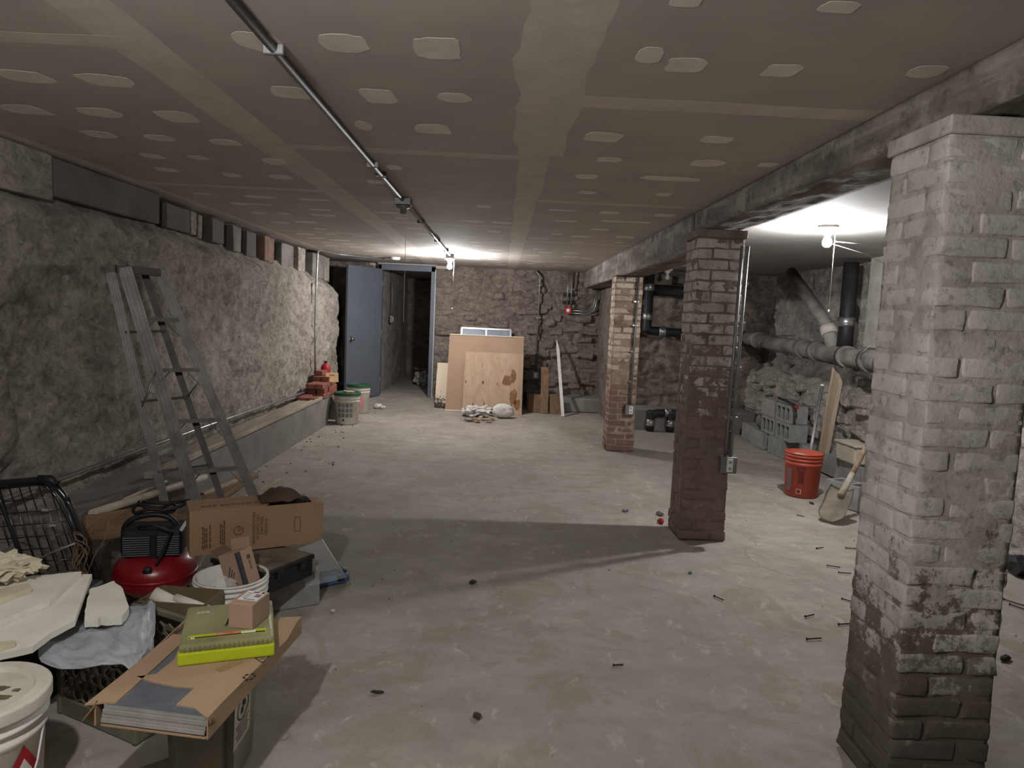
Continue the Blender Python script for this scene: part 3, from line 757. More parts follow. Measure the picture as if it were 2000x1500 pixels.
# ---------------------------------------------------------------- buckets
def bucket(label, x, y, h, rt, rb, mat, group, lid=None, lidmat=None, fill=None, rz=0, handle=True, z0=0, cat='bucket'):
    root = thing('bucket', label, cat, (x, y, z0), rz, group)
    R = lambda z: rb+(rt-rb)*z/h
    prof = [(0, .0), (rb-.006, 0), (rb, .006), (R(h*.72), h*.72), (R(h*.74)+.008, h*.745), (R(h*.76)+.008, h*.775), (R(h*.79), h*.785), (R(h*.83), h*.83), (R(h*.84)+.008, h*.835), (R(h*.87)+.008, h*.86), (R(h*.88), h*.87), (R(h*.91), h*.91), (R(h*.92)+.008, h*.915), (R(h*.95)+.009, h*.95), (R(h*.96), h*.955), (R(h)-.001, h*.975), (R(h)+.006, h*.98), (R(h)+.006, h), (R(h)-.004, h), (R(h*.5)-.005, h*.5), (rb-.005, .012), (0, .012)]
    MB().lathe(prof, 40).build('body', mat, root)
    if lid:
        MB().lathe([(0, h+.002), (rt-.034, h+.002), (rt-.031, h+.0022), (rt-.030, h+.003), (rt-.026, h+.012), (rt-.025, h+.0135), (rt-.022, h+.014), (rt+.004, h+.014), (rt+.008, h+.0135), (rt+.0125, h+.009), (rt+.013, h+.006), (rt+.013, h-.020), (rt+.013, h-.022), (rt+.008, h-.024), (rt+.008, h-.001), (0, h-.001)], 40).build('lid', lidmat, root)
    if handle:
        w = R(h*.8)+.012
        pts = [(w*math.cos(a), -.02-.17*math.sin(a)*.55, h*.80-.55*h*math.sin(a)) for a in [PI*k/16 for k in range(17)]]
        MB().tube(pts, .0022, 6).build('bail_handle', STEEL, root)
    return root
def curved_label(root, h0, h1, a0, a1, rfun, mat, name='printed_label', n=10):
    mb = MB()
    for (dr_, flip) in ((.0012, False),):
        V = [[mb.bm.verts.new(Vector(((rfun(z)+dr_)*math.cos(a), (rfun(z)+dr_)*math.sin(a), z))) for z in (h0, h1)] for a in [a0+(a1-a0)*k/n for k in range(n+1)]]
        for A, B in zip(V, V[1:]): mb.bm.faces.new((A[0], B[0], B[1], A[1]))
    return mb.build(name, mat, root)
BKW = M('bucket_white', rgb(226, 223, 214), rgb(204, 200, 190), 4, .5)
BKD = M('bucket_dirty_white', rgb(214, 209, 196), rgb(184, 177, 162), 5, .6)
# nearest white pail with lid
nb = bucket('lidded white pail with a dirty lid and red diamond label in the near corner', -1.325, 1.76, .355, .152, .135, BKW, 'buckets', lid=True, lidmat=BKD, handle=False)
R_n = lambda z: .135+(.152-.135)*z/.355
ang = math.atan2(-1.76, 1.335)
mb = MB()
q = []
for (da, dz) in ((0, .075), (.42, 0), (0, -.075), (-.42, 0)):
    a = ang+.66+da*.8; z = .175+dz; q.append(mb.bm.verts.new(Vector(((R_n(z)+.0015)*math.cos(a), (R_n(z)+.0015)*math.sin(a), z))))
mb.bm.faces.new(q); bmesh.ops.subdivide_edges(mb.bm, edges=mb.bm.edges[:], cuts=6, use_grid_fill=True)
for v in mb.bm.verts:
    a = math.atan2(v.co.y, v.co.x); v.co.x, v.co.y = (R_n(v.co.z)+.0015)*math.cos(a), (R_n(v.co.z)+.0015)*math.sin(a)
mb.build('diamond_label', M('label_red', rgb(172, 40, 48), None, 6, .5), nb)
mb = MB(); q = []
for (da, dz) in ((0, .042), (.22, 0), (0, -.042), (-.22, 0)):
    a = ang+.66+da*.8; z = .172+dz; q.append(mb.bm.verts.new(Vector(((R_n(z)+.003)*math.cos(a), (R_n(z)+.003)*math.sin(a), z))))
mb.bm.faces.new(q); mb.build('label_center', M('label_white', rgb(232, 230, 224), None, 6, .5), nb)
for i, (dx, dy, w, d) in enumerate(((.03, .035, .05, .024), (.065, -.005, .055, .02), (-.02, -.02, .03, .012), (.08, .03, .02, .012))):
    MB().prism(blob(dx, dy, w, d, i+3, jag=.6), .3572, .3592).build('dirt_patch', M('mossy_dirt', rgb(112, 104, 74), rgb(86, 78, 54), 30, .95), nb)
MB().tube([(.15, .03, .27), (.165, -.02, .2), (.160, -.06, .12), (.14, -.09, .06)], .0026, 6).build('bail_handle', WHITE, nb)
# open white pail in the clutter
c = atY(452, 1130, 2.86)
ob = bucket('open white pail holding a small carton beside the red compressor', c.x, c.y, .275, .142, .128, BKW, 'buckets', handle=False)
# green lid pails by the door
def mat_label(name, cols, scale=26):
    t = NT(name); v = t.n('ShaderNodeTexBrick'); v.inputs['Scale'].default_value = 1
    f = t.noise(scale, 2, .5, (1, 1, 1)); c_ = t.ramp(f, [(.40, cols[0]), (.46, cols[1]), (.56, cols[1]), (.6, cols[2])])
    return t.fin(c_, .6)
GLID = M('green_lid', rgb(46, 88, 66), rgb(38, 74, 56), 5, .5)
RG = lambda z: .135+.017*z/.38
g1 = bucket('front green-lidded white pail with grey printed label at the footing end', -1.87, 8.62, .375, .152, .135, BKD, 'buckets', lid=True, lidmat=GLID)
GREYP = M('grey_print', rgb(128, 132, 126), rgb(104, 108, 102), 20, .7); GREENP = M('green_print', rgb(38, 96, 70), None, 20, .6); REDP = M('red_print', rgb(186, 92, 98), rgb(200, 150, 150), 26, .6)
for j in range(4):
    for k in range(3):
        curved_label(g1, .09+.062*k, .09+.062*k+.048, -2.15+j*.34, -2.15+j*.34+.26, RG, GREYP)
curved_label(g1, .045, .07, -1.75, -1.6, RG, BLACK)
for i in range(4):
    MB().ball((.03+.028*i-.05, -.03-.02*(i % 2), .395), .032, 2, (1.2, .8, .5), .5, 2.5, i).build('rag', M('dirty_rag', rgb(190, 182, 150), rgb(130, 122, 92), 14, .95), g1)
g2 = bucket('rear green-lidded white pail with red and green label beside the door', -1.93, 9.62, .375, .152, .135, BKD, 'buckets', lid=True, lidmat=GLID)
curved_label(g2, .06, .24, -1.35, -.92, RG, REDP); curved_label(g2, .05, .15, -1.95, -1.42, RG, GREENP); curved_label(g2, .225, .24, -1.9, -1.42, RG, REDP)
# orange bucket
ORG = M('orange_plastic', rgb(178, 82, 62), rgb(162, 72, 54), 4, .5)
og = bucket('orange bucket with dark printed panel standing in the side aisle', 2.60, 5.82, .37, .15, .132, ORG, 'buckets', handle=False)
RO = lambda z: .132+.018*z/.37
a0 = math.atan2(-5.82, -2.60)
DKP = M('dark_red_print', rgb(98, 34, 34), rgb(80, 28, 30), 30, .6)
curved_label(og, .235, .262, a0-.32, a0+.20, RO, DKP); curved_label(og, .12, .2, a0-.22, a0+.10, RO, DKP, n=6); curved_label(og, .20, .228, a0-.25, a0+.12, RO, DKP)
curved_label(og, .035, .075, a0-.28, a0-.0, RO, M('pink_print', rgb(206, 150, 140), None, 20, .6)); curved_label(og, .041, .069, a0-.24, a0-.05, lambda z: RO(z)+.001, DKP)
curved_label(og, .05, .24, a0-1.0, a0-.62, RO, M('grey_plum_print', rgb(120, 92, 96), None, 20, .6))
tr = thing('tape_roll', 'cream roll lying inside the orange bucket', 'roll', (2.585, 5.83, .30)); tr.rotation_euler = (.25, .1, 0)
MB().lathe([(.055, -.025), (.085, -.025), (.09, 0), (.085, .025), (.055, .025), (.055, -.025)], 28).build('tape', M('cream_tape', rgb(220, 204, 176), None, 5, .6), tr)
a, b = Vector((2.66, 5.90, .02)), atY(1606, 752, 6.35)
mp = thing('metal_pole', 'slim grey metal pole leaning out of the orange bucket', 'pole', a)
MB().tube([(0, 0, 0), (b-a)], .0145, 10).build('shaft', STEELD, mp)
MB().tube([(b-a)*.985, (b-a)*1.0], .017, 10).build('end_cap', WHITE, mp)

# ---------------------------------------------------------------- concrete blocks
BLK = M('concrete_block_grey', rgb(152, 152, 150), rgb(130, 130, 128), 12, .92, bump=.5, bscale=90, objrand=.07)
def block_mesh(cores=3, L=.39, W=.19, H=.19):
    t_ = .032; c_ = (L-t_*(cores+1))/cores
    xs = [0]
    for i in range(cores): xs += [xs[-1]+t_, xs[-1]+t_+c_]
    xs.append(L); xs = [x-L/2 for x in xs]
    ys = [-W/2, -W/2+t_, W/2-t_, W/2]
    mask = [[not (i % 2 == 1 and j == 1) for j in range(3)] for i in range(len(xs)-1)]
    return cells(xs, ys, mask, -H/2, H/2).mesh('concrete_block', BLK)
BM3, BM2 = block_mesh(3), block_mesh(2)
CORE_OUT = Matrix(((0, 0, -1), (1, 0, 0), (0, -1, 0)))        # length along Y, cores face the room
def cblock(label, c, rot, me=BM3):
    o = bpy.data.objects.new('concrete_block', me); COL.objects.link(o)
    o.matrix_world = Matrix.Translation(Vector(c)) @ rot.to_4x4()
    return tag(o, label, 'block', 'grey concrete blocks in the side aisle')
UPR = Matrix.Rotation(PI/2, 3, 'Z')
x_ = 3.16
cblock('grey concrete block at the far left end of the bottom row', (x_+.05, 8.62, .097), UPR)
cblock('pale concrete block second in the bottom row of the stack', (x_, 8.16, .097), UPR)
cblock('concrete block third in the bottom row behind the orange bucket pole', (x_+.02, 7.66, .097), UPR)
cblock('concrete block set back under the stack end beside the wooden board', (x_+.16, 7.16, .097), UPR)
cblock('left concrete block of the middle row with three dark openings', (x_+.04, 7.96, .290), CORE_OUT)
cblock('right concrete block of the middle row with openings beside the pole', (x_+.04, 7.53, .290), CORE_OUT)
cblock('solid-faced concrete block at top left of the stack', (x_+.06, 8.04, .483), UPR)
cblock('top concrete block with three openings at the right of the stack', (x_+.05, 7.58, .483), CORE_OUT)
cblock('concrete block of the curb row under the wooden board', (3.30, 6.68, .11), UPR)
cblock('concrete block of the curb row under the white tub', (3.32, 6.26, .11), UPR)
cblock('concrete block of the curb row next to the nearest pillar', (3.32, 5.84, .11), UPR)
tb = Euler((0.0, -.12, .25)).to_matrix()
cblock('concrete block with open cells lying behind the shovel blade', (2.87, 5.47, .097), Matrix.Rotation(math.radians(-66), 3, 'Z'), BM2)
PINE = mat_wood('pale_pine', rgb(186, 168, 146), rgb(164, 144, 122), 'Z')
wp = MB(); bz = .205
p0 = Vector((3.23, 6.80, bz))
wp.hexa([p0+Vector(v) for v in ((-.02, -.075, 0), (.02, -.075, 0), (.02, .075, 0), (-.02, .075, 0), (.05, -.075, .70), (.09, -.075, .70), (.09, .075, .84), (.05, .075, .84))])
o = wp.build('wooden_board', PINE, off=p0); o.location = p0; tag(o, 'upright pale board with slanted top beside the concrete block stack', 'board')
# loppers on the stack
lp = thing('hand_tool', 'dark metal tool with one red and one green grip on the concrete blocks', 'tool', (3.12, 7.30, .598))
MB().tube([(0, .45, .03), (0, .2, .02), (0, 0, 0)], [.012, .016, .016], 8).build('blade_bar', IRON, lp)
MB().tube([(0, 0, 0), (-.03, -.14, -.01)], .014, 8).build('grip', RED, lp)
MB().tube([(0, 0, 0), (-.03, -.12, -.1)], .014, 8).build('grip', M('dark_green_grip', rgb(56, 66, 52), None, 6, .7), lp)
# plastic tub
tu = thing('plastic_tub', 'cream plastic tub with lid standing on the curb blocks', 'tub', (3.28, 6.28, .208), .05)
TUBM = M('cream_tub', rgb(204, 196, 180), rgb(182, 173, 156), 5, .6)
mb = MB(); mb.hexa([(-.10, -.16, 0), (.10, -.16, 0), (.10, .16, 0), (-.10, .16, 0), (-.11, -.17, .17), (.11, -.17, .17), (.11, .17, .17), (-.11, .17, .17)])
bmesh.ops.bevel(mb.bm, geom=mb.bm.edges[:], offset=.018, segments=3, affect='EDGES'); mb.build('body', TUBM, tu)
MB().box((0, 0, .176), (.235, .36, .024), bevel=.010, seg=2).build('lid', TUBM, tu)
# shovel
tip = Vector((2.44, 4.98, .012)); top = atY(1694, 868, 5.32); top = tip+(top-tip)*1.95
sh = thing('shovel', 'round-point shovel with wooden handle propped on a concrete block', 'shovel', tip)
dv = (top-tip); du = dv.normalized(); side = du.cross(Vector((0, 0, 1))).normalized(); up = side.cross(du).normalized()
def blade(u, v):
    L = .30*u; w = .098*math.sin(min(1, (u*2.6+.30))*PI/2)*(1 if u < .8 else 1-.12*(u-.8)/.2)
    s_ = (v-.5)*2; dish = .045*(s_*s_)*(.35+.65*u)
    return Vector(du)*L+side*(w*s_)+up*(dish-.02*math.sin(u*PI)-.0)
mb = MB(); mb.grid(blade, 14, 14)
bmesh.ops.solidify(mb.bm, geom=mb.bm.faces[:], thickness=.003)
mb.build('blade', M('muddy_shovel_steel', rgb(186, 176, 158), rgb(144, 136, 122), 9, .75, metal=0, bump=.3, bscale=60), sh)
MB().tube([du*.24, du*.34, du*.46], [.028, .024, .02], 12).build('socket', M('muddy_shovel_steel', (.3, .3, .3)), sh)
MB().tube([du*.42, du*dv.length*.6, dv], [.019, .021, .02], 12).build('handle', mat_wood('worn_handle', rgb(170, 150, 126), rgb(130, 108, 86), 'Z'), sh)
tag(MB().beam((2.72, 5.02, .014), (3.15, 5.06, .014), .07, .022, bevel=.003).build('wood_offcut', PINE), 'short pale wood offcut on the floor behind the shovel', 'wood')

# ---------------------------------------------------------------- far end: sheets and sacks against the back wall
def leaning(name, label, cat, x0, x1, ybase, h, ytop, thick, mat, z0=0.0, skew=0.0, group=None, dz=0.0):
    """rectangular sheet standing on z0 at ybase and leaning back to ytop"""
    root = thing(name, label, cat, ((x0+x1)/2, ybase, z0), 0, group)
    L = math.hypot(h, ytop-ybase); w = (x1-x0)
    ang_ = math.atan2(ytop-ybase, h)
    R = Matrix.Rotation(-ang_, 4, 'X')
    mb = MB()
    lo = [(-w/2, 0, 0), (w/2, 0, dz), (w/2, thick, dz), (-w/2, thick, 0)]
    hi = [(-w/2+skew, 0, L), (w/2+skew, 0, L+dz), (w/2+skew, thick, L+dz), (-w/2+skew, thick, L)]
    mb.hexa([R@Vector(p) for p in lo+hi]); mb.build('sheet', mat, root)
    return root, R, L
CARD = M('brown_cardboard', rgb(164, 138, 110), rgb(150, 124, 98), 3, .85)
CARDT = M('tan_cardboard', rgb(160, 133, 112), rgb(150, 124, 103), 2, .85)
ALU = M('bright_aluminium', rgb(214, 214, 212), rgb(196, 196, 194), 8, .3, metal=.9)
r_, R_, L_ = leaning('framed_panel', 'silver framed panel showing above the cardboard at the back wall', 'panel', -.635, .15, 10.58, 1.20, 10.95, .02, M('window_glass_grey', rgb(150, 160, 172), rgb(120, 130, 142), 2, .12, spec=.8), dz=0)
for (c, s_) in (((-.3925+.012, -.006, L_/2), (.024, .03, L_)), ((.3925-.012, -.006, L_/2), (.024, .03, L_)), ((0, -.006, L_-.012), (.785, .03, .024)), ((.0, -.004, L_-.2), (.02, .02, .4))):
    MB().box(R_@Vector(c), s_, R_.to_3x3()).build('frame_bar', ALU, r_)
r_, R_, L_ = leaning('cardboard_sheet', 'large flat tan cardboard sheet leaning at the back wall', 'cardboard', -.775, .335, 10.10, 1.09, 10.52, .05, CARDT, skew=.0)
MB().box(R_@Vector((0, -.001, .01)), (1.11, .004, .02), R_.to_3x3()).build('pale_edge', M('pale_card_edge', rgb(214, 200, 178), None, 4, .8), r_)
MB().box(R_@Vector((0, .01, L_+.006)), (1.11, .05, .012), R_.to_3x3()).build('pale_edge', M('pale_card_edge', (.6, .5, .4)), r_)
PLY = mat_wood('plywood_face', rgb(172, 147, 124), rgb(156, 131, 108), 'Z', .55)
r_, R_, L_ = leaning('plywood_sheet', 'plywood sheet with dark damp stains standing before the cardboard', 'plywood', -.52, .335, 10.0, .86, 10.33, .014, PLY)
STAIN = M('damp_stain', rgb(132, 98, 66), rgb(98, 70, 46), 12, .85); KNOT = M('wood_knot', rgb(112, 82, 60), None, 12, .85)
for i, (cx, cz, w, h) in enumerate(((.20, .50, .13, .16), (.285, .56, .08, .19), (.30, .27, .12, .22), (.35, .14, .09, .16))):
    MB().prism(blob(cx, cz, w, h, i+21, jag=.5, corner=.2), -.0012, .0, R_ @ Matrix(((1, 0, 0, 0), (0, 0, 1, 0), (0, 1, 0, 0), (0, 0, 0, 1)))).build('stain', STAIN, r_)
for i, (cx, cz, w, h) in enumerate(((-.4, .46, .02, .05), (-.15, .46, .03, .06), (.06, .44, .015, .05), (-.28, .12, .015, .1), (-.12, .13, .018, .1), (-.17, .72, .01, .06), (.28, .1, .02, .14), (.195, .47, .016, .11))):
    MB().prism(blob(cx, cz, w, h, i+41, jag=.3, corner=.1), -.0016, .0, R_ @ Matrix(((1, 0, 0, 0), (0, 0, 1, 0), (0, 1, 0, 0), (0, 0, 0, 1)))).build('knot', KNOT, r_)
t = NT('black_splashed_board'); g_ = t.n('ShaderNodeTexCoord'); sp = t.n('ShaderNodeSeparateXYZ'); t.l(g_.outputs['Object'], sp.inputs[0])
m_ = t.ramp(t.math('ADD', t.math('MULTIPLY', sp.outputs['Z'], -.9), t.noise(38, 8, .8, (1, 1, .45))), [(.36, (0, 0, 0)), (.40, (1, 1, 1))])
SPL = t.fin(t.mix(m_, rgb(206, 190, 166), rgb(44, 40, 40)), .8)
leaning('painted_board', 'narrow pale board splashed with black paint beside the doorway', 'board', -.95, -.78, 10.30, .66, 10.6, .02, SPL)
DKW = mat_wood('brown_lumber', rgb(136, 108, 84), rgb(104, 80, 60), 'Z')
leaning('wood_plank', 'tall narrow brown plank leaning below the wall outlet', 'plank', .62, .735, 10.28, .66, 10.62, .035, DKW)
leaning('wood_board', 'short wide brown board behind the tall narrow plank', 'board', .44, .63, 10.33, .26, 10.46, .02, mat_wood('brown_board', rgb(124, 98, 76), rgb(98, 76, 58), 'Z'))
leaning('wood_board', 'short brown board right of the tall narrow plank', 'board', .76, .94, 10.30, .27, 10.42, .02, mat_wood('brown_board', (.2, .15, .1), (.1, .1, .1), 'Z'))
st = thing('white_stick', 'slim white trim stick leaning on the back wall', 'stick', (.93, 10.0, 0))
MB().beam((0, 0, 0), (-.055, .80, .93), .045, .012, up=(0, -1, 0)).build('shaft', WHITE, st)
mb = MB().hexa([(-.0775, .795, .925), (-.0325, .795, .925), (-.0325, .809, .93), (-.0775, .809, .93), (-.079, .88, 1.08), (-.074, .88, 1.08), (-.074, .888, 1.08), (-.079, .888, 1.08)])
mb.build('tapered_tip', WHITE, st)
sk = thing('stuffed_sack', 'round stuffed white sack on the floor before the plywood', 'sack', (.065, 9.62, 0))
SACKM = M('white_sack', rgb(208, 204, 198), rgb(182, 177, 170), 9, .85, bump=.6, bscale=24)
mb = MB().ball((0, 0, .098), .13, 4, (1.18, .75, .78), .16, 2.2, 5)
for v in mb.bm.verts: v.co.z = max(.0, v.co.z); v.co += v.co.normalized()*.006*noise.noise(v.co*30)
mb.build('body', SACKM, sk)
def crumpled(name, label, cat, pos, size, mat, seed, sub=4, jit=.45, freq=2.6, flat=.0):
    root = thing(name, label, cat, pos)
    mb = MB().ball((0, 0, size[2]*.5), 1, sub, (size[0]/2, size[1]/2, size[2]/2), jit, freq, seed)
    for v in mb.bm.verts:
        p = v.co*(6/size[0]*.5); v.co += Vector((abs(noise.noise(p+Vector((seed, 0, 0)))), abs(noise.noise(p+Vector((0, seed, 0)))), abs(noise.noise(p)))) * size[2]*.22
        v.co.z = max(flat, v.co.z)
    mb.build('body', mat, root, smooth=False); return root
crumpled('crumpled_bag', 'crumpled white bag flat on the floor before the plywood', 'bag', (-.30, 9.72, 0), (.42, .3, .13), SACKM, 3, jit=.7)
for i in range(22):
    a = random.uniform(0, PI); c = Vector((random.uniform(-.50, .08), random.uniform(9.1, 9.5), .014+random.uniform(0, .02))); l = random.uniform(.05, .2)
    o = MB().box((0, 0, 0), (l, random.uniform(.015, .05), .008)).build('wood_splinter', (CARD, PINE, DKW, CEMENT)[i % 4]); o.location = c; o.rotation_euler = (random.uniform(-.1, .1), random.uniform(-.12, .12), a)
    tag(o, 'small scrap of wood in the splinter heap before the crumpled bag', 'scrap', 'wood scraps before the crumpled bag')
for i, (x, y, s_) in enumerate(((-1.74, 10.05, .045), (-1.66, 10.02, .03))):
    crumpled('paper_scrap', 'larger white crumpled paper near the door' if i == 0 else 'smaller white crumpled paper near the door', 'paper', (x, y, floor_z(x, y)), (s_*2.4, s_*1.8, s_*1.5), WHITE, i+9, 3)
st_ = thing('low_stool', 'dark round-topped stool inside the passage behind the door', 'stool', (-1.46, 13.1, .08))
MB().lathe([(0, .26), (.16, .26), (.165, .28), (.16, .3), (0, .3)], 24).build('seat', DKW, st_)
for a in (.4, 1.97, 3.54, 5.1): MB().tube([(.11*math.cos(a), .11*math.sin(a), .26), (.15*math.cos(a), .15*math.sin(a), 0)], .018, 8).build('leg', DKW, st_)
crumpled('plastic_bag', 'bundled whitish plastic bag before the stool in the passage', 'bag', (-1.42, 12.72, .075), (.26, .22, .26), M('milky_bag', rgb(170, 168, 166), rgb(140, 138, 136), 12, .6), 6, jit=.5)

# ---------------------------------------------------------------- brick pile and planks on the left footing
NEWBR = M('new_red_brick', rgb(150, 96, 82), rgb(122, 74, 63), 9, .9, bump=.4, bscale=60, objrand=.16)
nbm = [MB().box((0, 0, 0), (.095, .20, .058), bevel=.004).jitter(.002, 20, i).mesh('loose_brick', NEWBR) for i in range(4)]
PILE, PNAME = [], []
ORD = ['nearest', 'second', 'third', 'fourth', 'fifth']; LAY = ['bottom', 'second', 'third', 'fourth', 'topmost']
zt0 = .325
for lvl, rows in enumerate(((8.02, 8.24, 8.46, 8.68, 8.88), (8.46, 8.68, 8.88), (8.36, 8.58, 8.80), (8.70, 8.88), (8.78,))):
    for j, y in enumerate(rows):
        for k in range(2 if lvl < 4 else 1):
            if lvl == 0 and j == 1 and k == 1: continue
            PNAME.append('%s red brick, %s layer, %s row of the footing pile' % (ORD[j], LAY[lvl], ('wall', 'room')[k]))
            PILE.append((WL+.13+.105*k+random.uniform(-.006, .006), y+random.uniform(-.01, .01), zt0+.031+.0605*lvl, random.uniform(-.08, .08)))
NTH = ['topmost', 'front', 'rear']
for i, (x, y, z, a) in enumerate(PILE):
    o = bpy.data.objects.new('loose_brick', nbm[i % 4]); COL.objects.link(o); o.location = (x, y, z); o.rotation_euler = (0, 0, a)
    tag(o, PNAME[i], 'brick', 'loose bricks on the left footing')
rb = thing('red_bottle', 'small red plastic bottle on top of the loose brick pile', 'bottle', (WL+.15, 9.02, zt0)); rb.location.z = zt0+.0605*4
rb.location.y = 8.93
MB().lathe([(0, 0), (.055, 0), (.06, .01), (.06, .09), (.045, .12), (.02, .135), (.018, .15), (0, .15)], 20).build('body', RED, rb)
MB().lathe([(0, .148), (.021, .148), (.021, .172), (0, .172)], 14).build('cap', DKP, rb)
cp = thing('cardboard_piece', 'tan cardboard piece with hand slot on the brick pile', 'cardboard', (WL+.30, 8.66, zt0+.0605*3+.05)); cp.rotation_euler = (1.2, 0, .35)
cells([-.075, -.03, .03, .075], [-.06, .015, .035, .06], [[True]*3, [True, False, True], [True]*3], 0, .005).build('sheet', M('light_tan_card', rgb(214, 176, 132), None, 4, .85), cp)
GREYPL = mat_wood('weathered_plank', rgb(176, 164, 148), rgb(138, 126, 112), 'Y')
for i, (xa, xb, y0_, y1_, z_) in enumerate(((-2.275, -2.13, 4.9, 8.0, .345), (-2.13, -2.075, 4.2, 8.25, .352))):
    o = MB().box(((xa+xb)/2, (y0_+y1_)/2, z_-.006), (xb-xa-.004, y1_-y0_, .026+.014*i), bevel=.003).build('long_plank', GREYPL)
    tag(o, ('wide weathered plank lying on the left footing', 'narrow weathered batten along the edge of the left footing')[i], 'plank')

# ---------------------------------------------------------------- step ladder leaning by the left wall
LAD = M('weathered_aluminium', rgb(138, 135, 129), rgb(110, 107, 101), 10, .5, metal=.25)
LADD = M('dull_ladder_steel', rgb(112, 109, 104), rgb(88, 85, 81), 10, .6, metal=.3)
FLb, FRb = atZ(400, 1040, .0), atZ(520, 1026, .0)
TLt, TRt = atY(243, 522, 4.14), atY(310, 529, 4.32)
RLb, RRb = atZ(336, 1046, .0), atZ(452, 1030, .0)
RLt, RRt = atY(216, 532, 4.12), atY(283, 536, 4.40)
base = (FLb+FRb)/2; base.z = 0
ld = thing('step_ladder', 'grey aluminium step ladder leaning toward the left wall', 'ladder', base)
def loc(p): return Vector(p)-base
sdir = (FRb-FLb).normalized(); fdir = sdir.cross((TLt-FLb).normalized()).normalized()
def channel(a, b, w, d, name, mat, nrm):
    """U section rail"""
    a, b = loc(a), loc(b); z = (b-a).normalized(); n_ = Vector(nrm); n_ = (n_-z*n_.dot(z)).normalized(); x = n_.cross(z)
    mb = MB(); t_ = .003
    L = (b-a).length
    R = Matrix((x, n_, z)).transposed().to_4x4(); R.translation = a
    rib = [(-.38, 0), (-.36, -.004), (-.28, -.004), (-.26, 0), (-.06, 0), (-.04, -.004), (.04, -.004), (.06, 0), (.26, 0), (.28, -.004), (.36, -.004), (.38, 0)]
    poly = [(-w/2, 0)]+[(x_*w, y_) for x_, y_ in rib]+[(w/2, 0), (w/2, d), (w/2-t_, d), (w/2-t_, t_), (.012, t_), (.012, t_+.006), (-.012, t_+.006), (-.012, t_), (-w/2+t_, t_), (-w/2+t_, d), (-w/2, d)]
    mb.prism(poly, 0, L, R); return mb.build(name, mat, ld)
vw = (Vector((0, 0, CAM_H))-base).normalized()
channel(FLb, TLt, .072, .028, 'front_rail', LAD, -vw)
channel(FRb, TRt, .060, .028, 'front_rail', LAD, -vw)
channel(RLb, RLt, .048, .022, 'rear_leg', LAD, -vw)
channel(RRb, RRt, .040, .022, 'rear_leg', LADD, -vw)
back = Vector((-sdir.y, sdir.x, 0)); back = back if back.y > 0 else -back
for t_ in (.045, .235, .43, .625, .815):
    a, b = FLb.lerp(TLt, t_), FRb.lerp(TRt, t_)
    a, b = loc(a), loc(b)
    MB().hexa([a+Vector((0, 0, -.012)), b+Vector((0, 0, -.012)), b+back*.085+Vector((0, 0, -.004)), a+back*.085+Vector((0, 0, -.004)), a+Vector((0, 0, .012)), b+Vector((0, 0, .012)), b+back*.085, a+back*.085]).build('step', LAD, ld)
    if t_ < .1:
        for p, q_ in ((a, FLb.lerp(TLt, t_-.04)), (b, FRb.lerp(TRt, t_-.04))): MB().beam(p+sdir*.02, loc(q_)+Vector((0, 0, .0)), .02, .004).build('brace', LADD, ld)
    else:
        for p, sg in ((a, 1), (b, -1)): MB().beam(p+sdir*sg*.075+Vector((0, 0, -.01)), p+sdir*sg*.0+Vector((0, 0, -.10)), .018, .004).build('brace', LADD, ld)
for t_ in (.25, .52, .78):
    a, b = loc(RLb.lerp(RLt, t_)), loc(RRb.lerp(RRt, t_)); MB().beam(a, b, .02, .014).build('rear_bar', LADD, ld)
a, b = loc(TLt), loc(TRt)
MB().hexa([a+Vector((-.03, -.02, -.03)), b+Vector((.02, -.02, -.03)), b+back*.12+Vector((.0, 0, -.03)), a+back*.12+Vector((-.05, 0, -.03)), a+Vector((-.03, -.02, .012)), b+Vector((.02, -.02, .012)), b+back*.12+Vector((.0, 0, .012)), a+back*.12+Vector((-.05, 0, .012))]).build('top_cap', LADD, ld)
MB().tube([loc(FLb.lerp(TLt, .62)), loc(RLb.lerp(RLt, .5))], .006, 6).build('spreader', STEEL, ld)
MB().tube([loc(FRb.lerp(TRt, .60)), loc(RRb.lerp(RRt, .52))], .006, 6).build('spreader', STEEL, ld)

# ---------------------------------------------------------------- lumber and pipes on the floor along the left wall
OLDW = mat_wood('old_brown_lumber', rgb(150, 122, 96), rgb(112, 88, 68), 'Y')
DARKW = mat_wood('dark_old_timber', rgb(88, 76, 66), rgb(62, 53, 46), 'Y')
def stick(label, name, a, b, w, h, mat, cat='lumber'):
    a, b = Vector(a), Vector(b); c = (a+b)/2
    mb = MB().beam(a, b, w, h, bevel=.003); o = mb.build(name, mat, off=c); o.location = c
    return tag(o, label, cat)
stick('thick dark timber on the floor between the wire cart and the compressor', 'dark_timber', (-1.84, 2.72, .11), (-1.93, 3.40, .11), .09, .22, DARKW)
stick('brown board lying on edge behind the compressor', 'brown_board', atZ(165, 1035, .25), atZ(345, 1003, .22), .03, .14, OLDW)
stick('squared pale wood strip ending on the open floor past the ladder', 'wood_strip', atZ(425, 1000, .03), atZ(546, 940, .03), .05, .055, GREYPL)
stick('flat brown plank beneath the ladder feet', 'flat_plank', atZ(345, 1022, .025), atZ(490, 925, .025), .12, .03, OLDW)
stick('long dark trim strip against the left footing', 'trim_strip', atZ(160, 1003, .22), atZ(330, 935, .22), .02, .05, DARKW)
def rod(label, name, a, b, r, mat, cat='pipe'):
    a, b = Vector(a), Vector(b); c = (a+b)/2
    o = MB().tube([a-c, b-c], r, 12).build(name, mat); o.location = c; return tag(o, label, cat)
PVC = M('dirty_pvc', rgb(196, 186, 170), rgb(164, 152, 134), 7, .6)
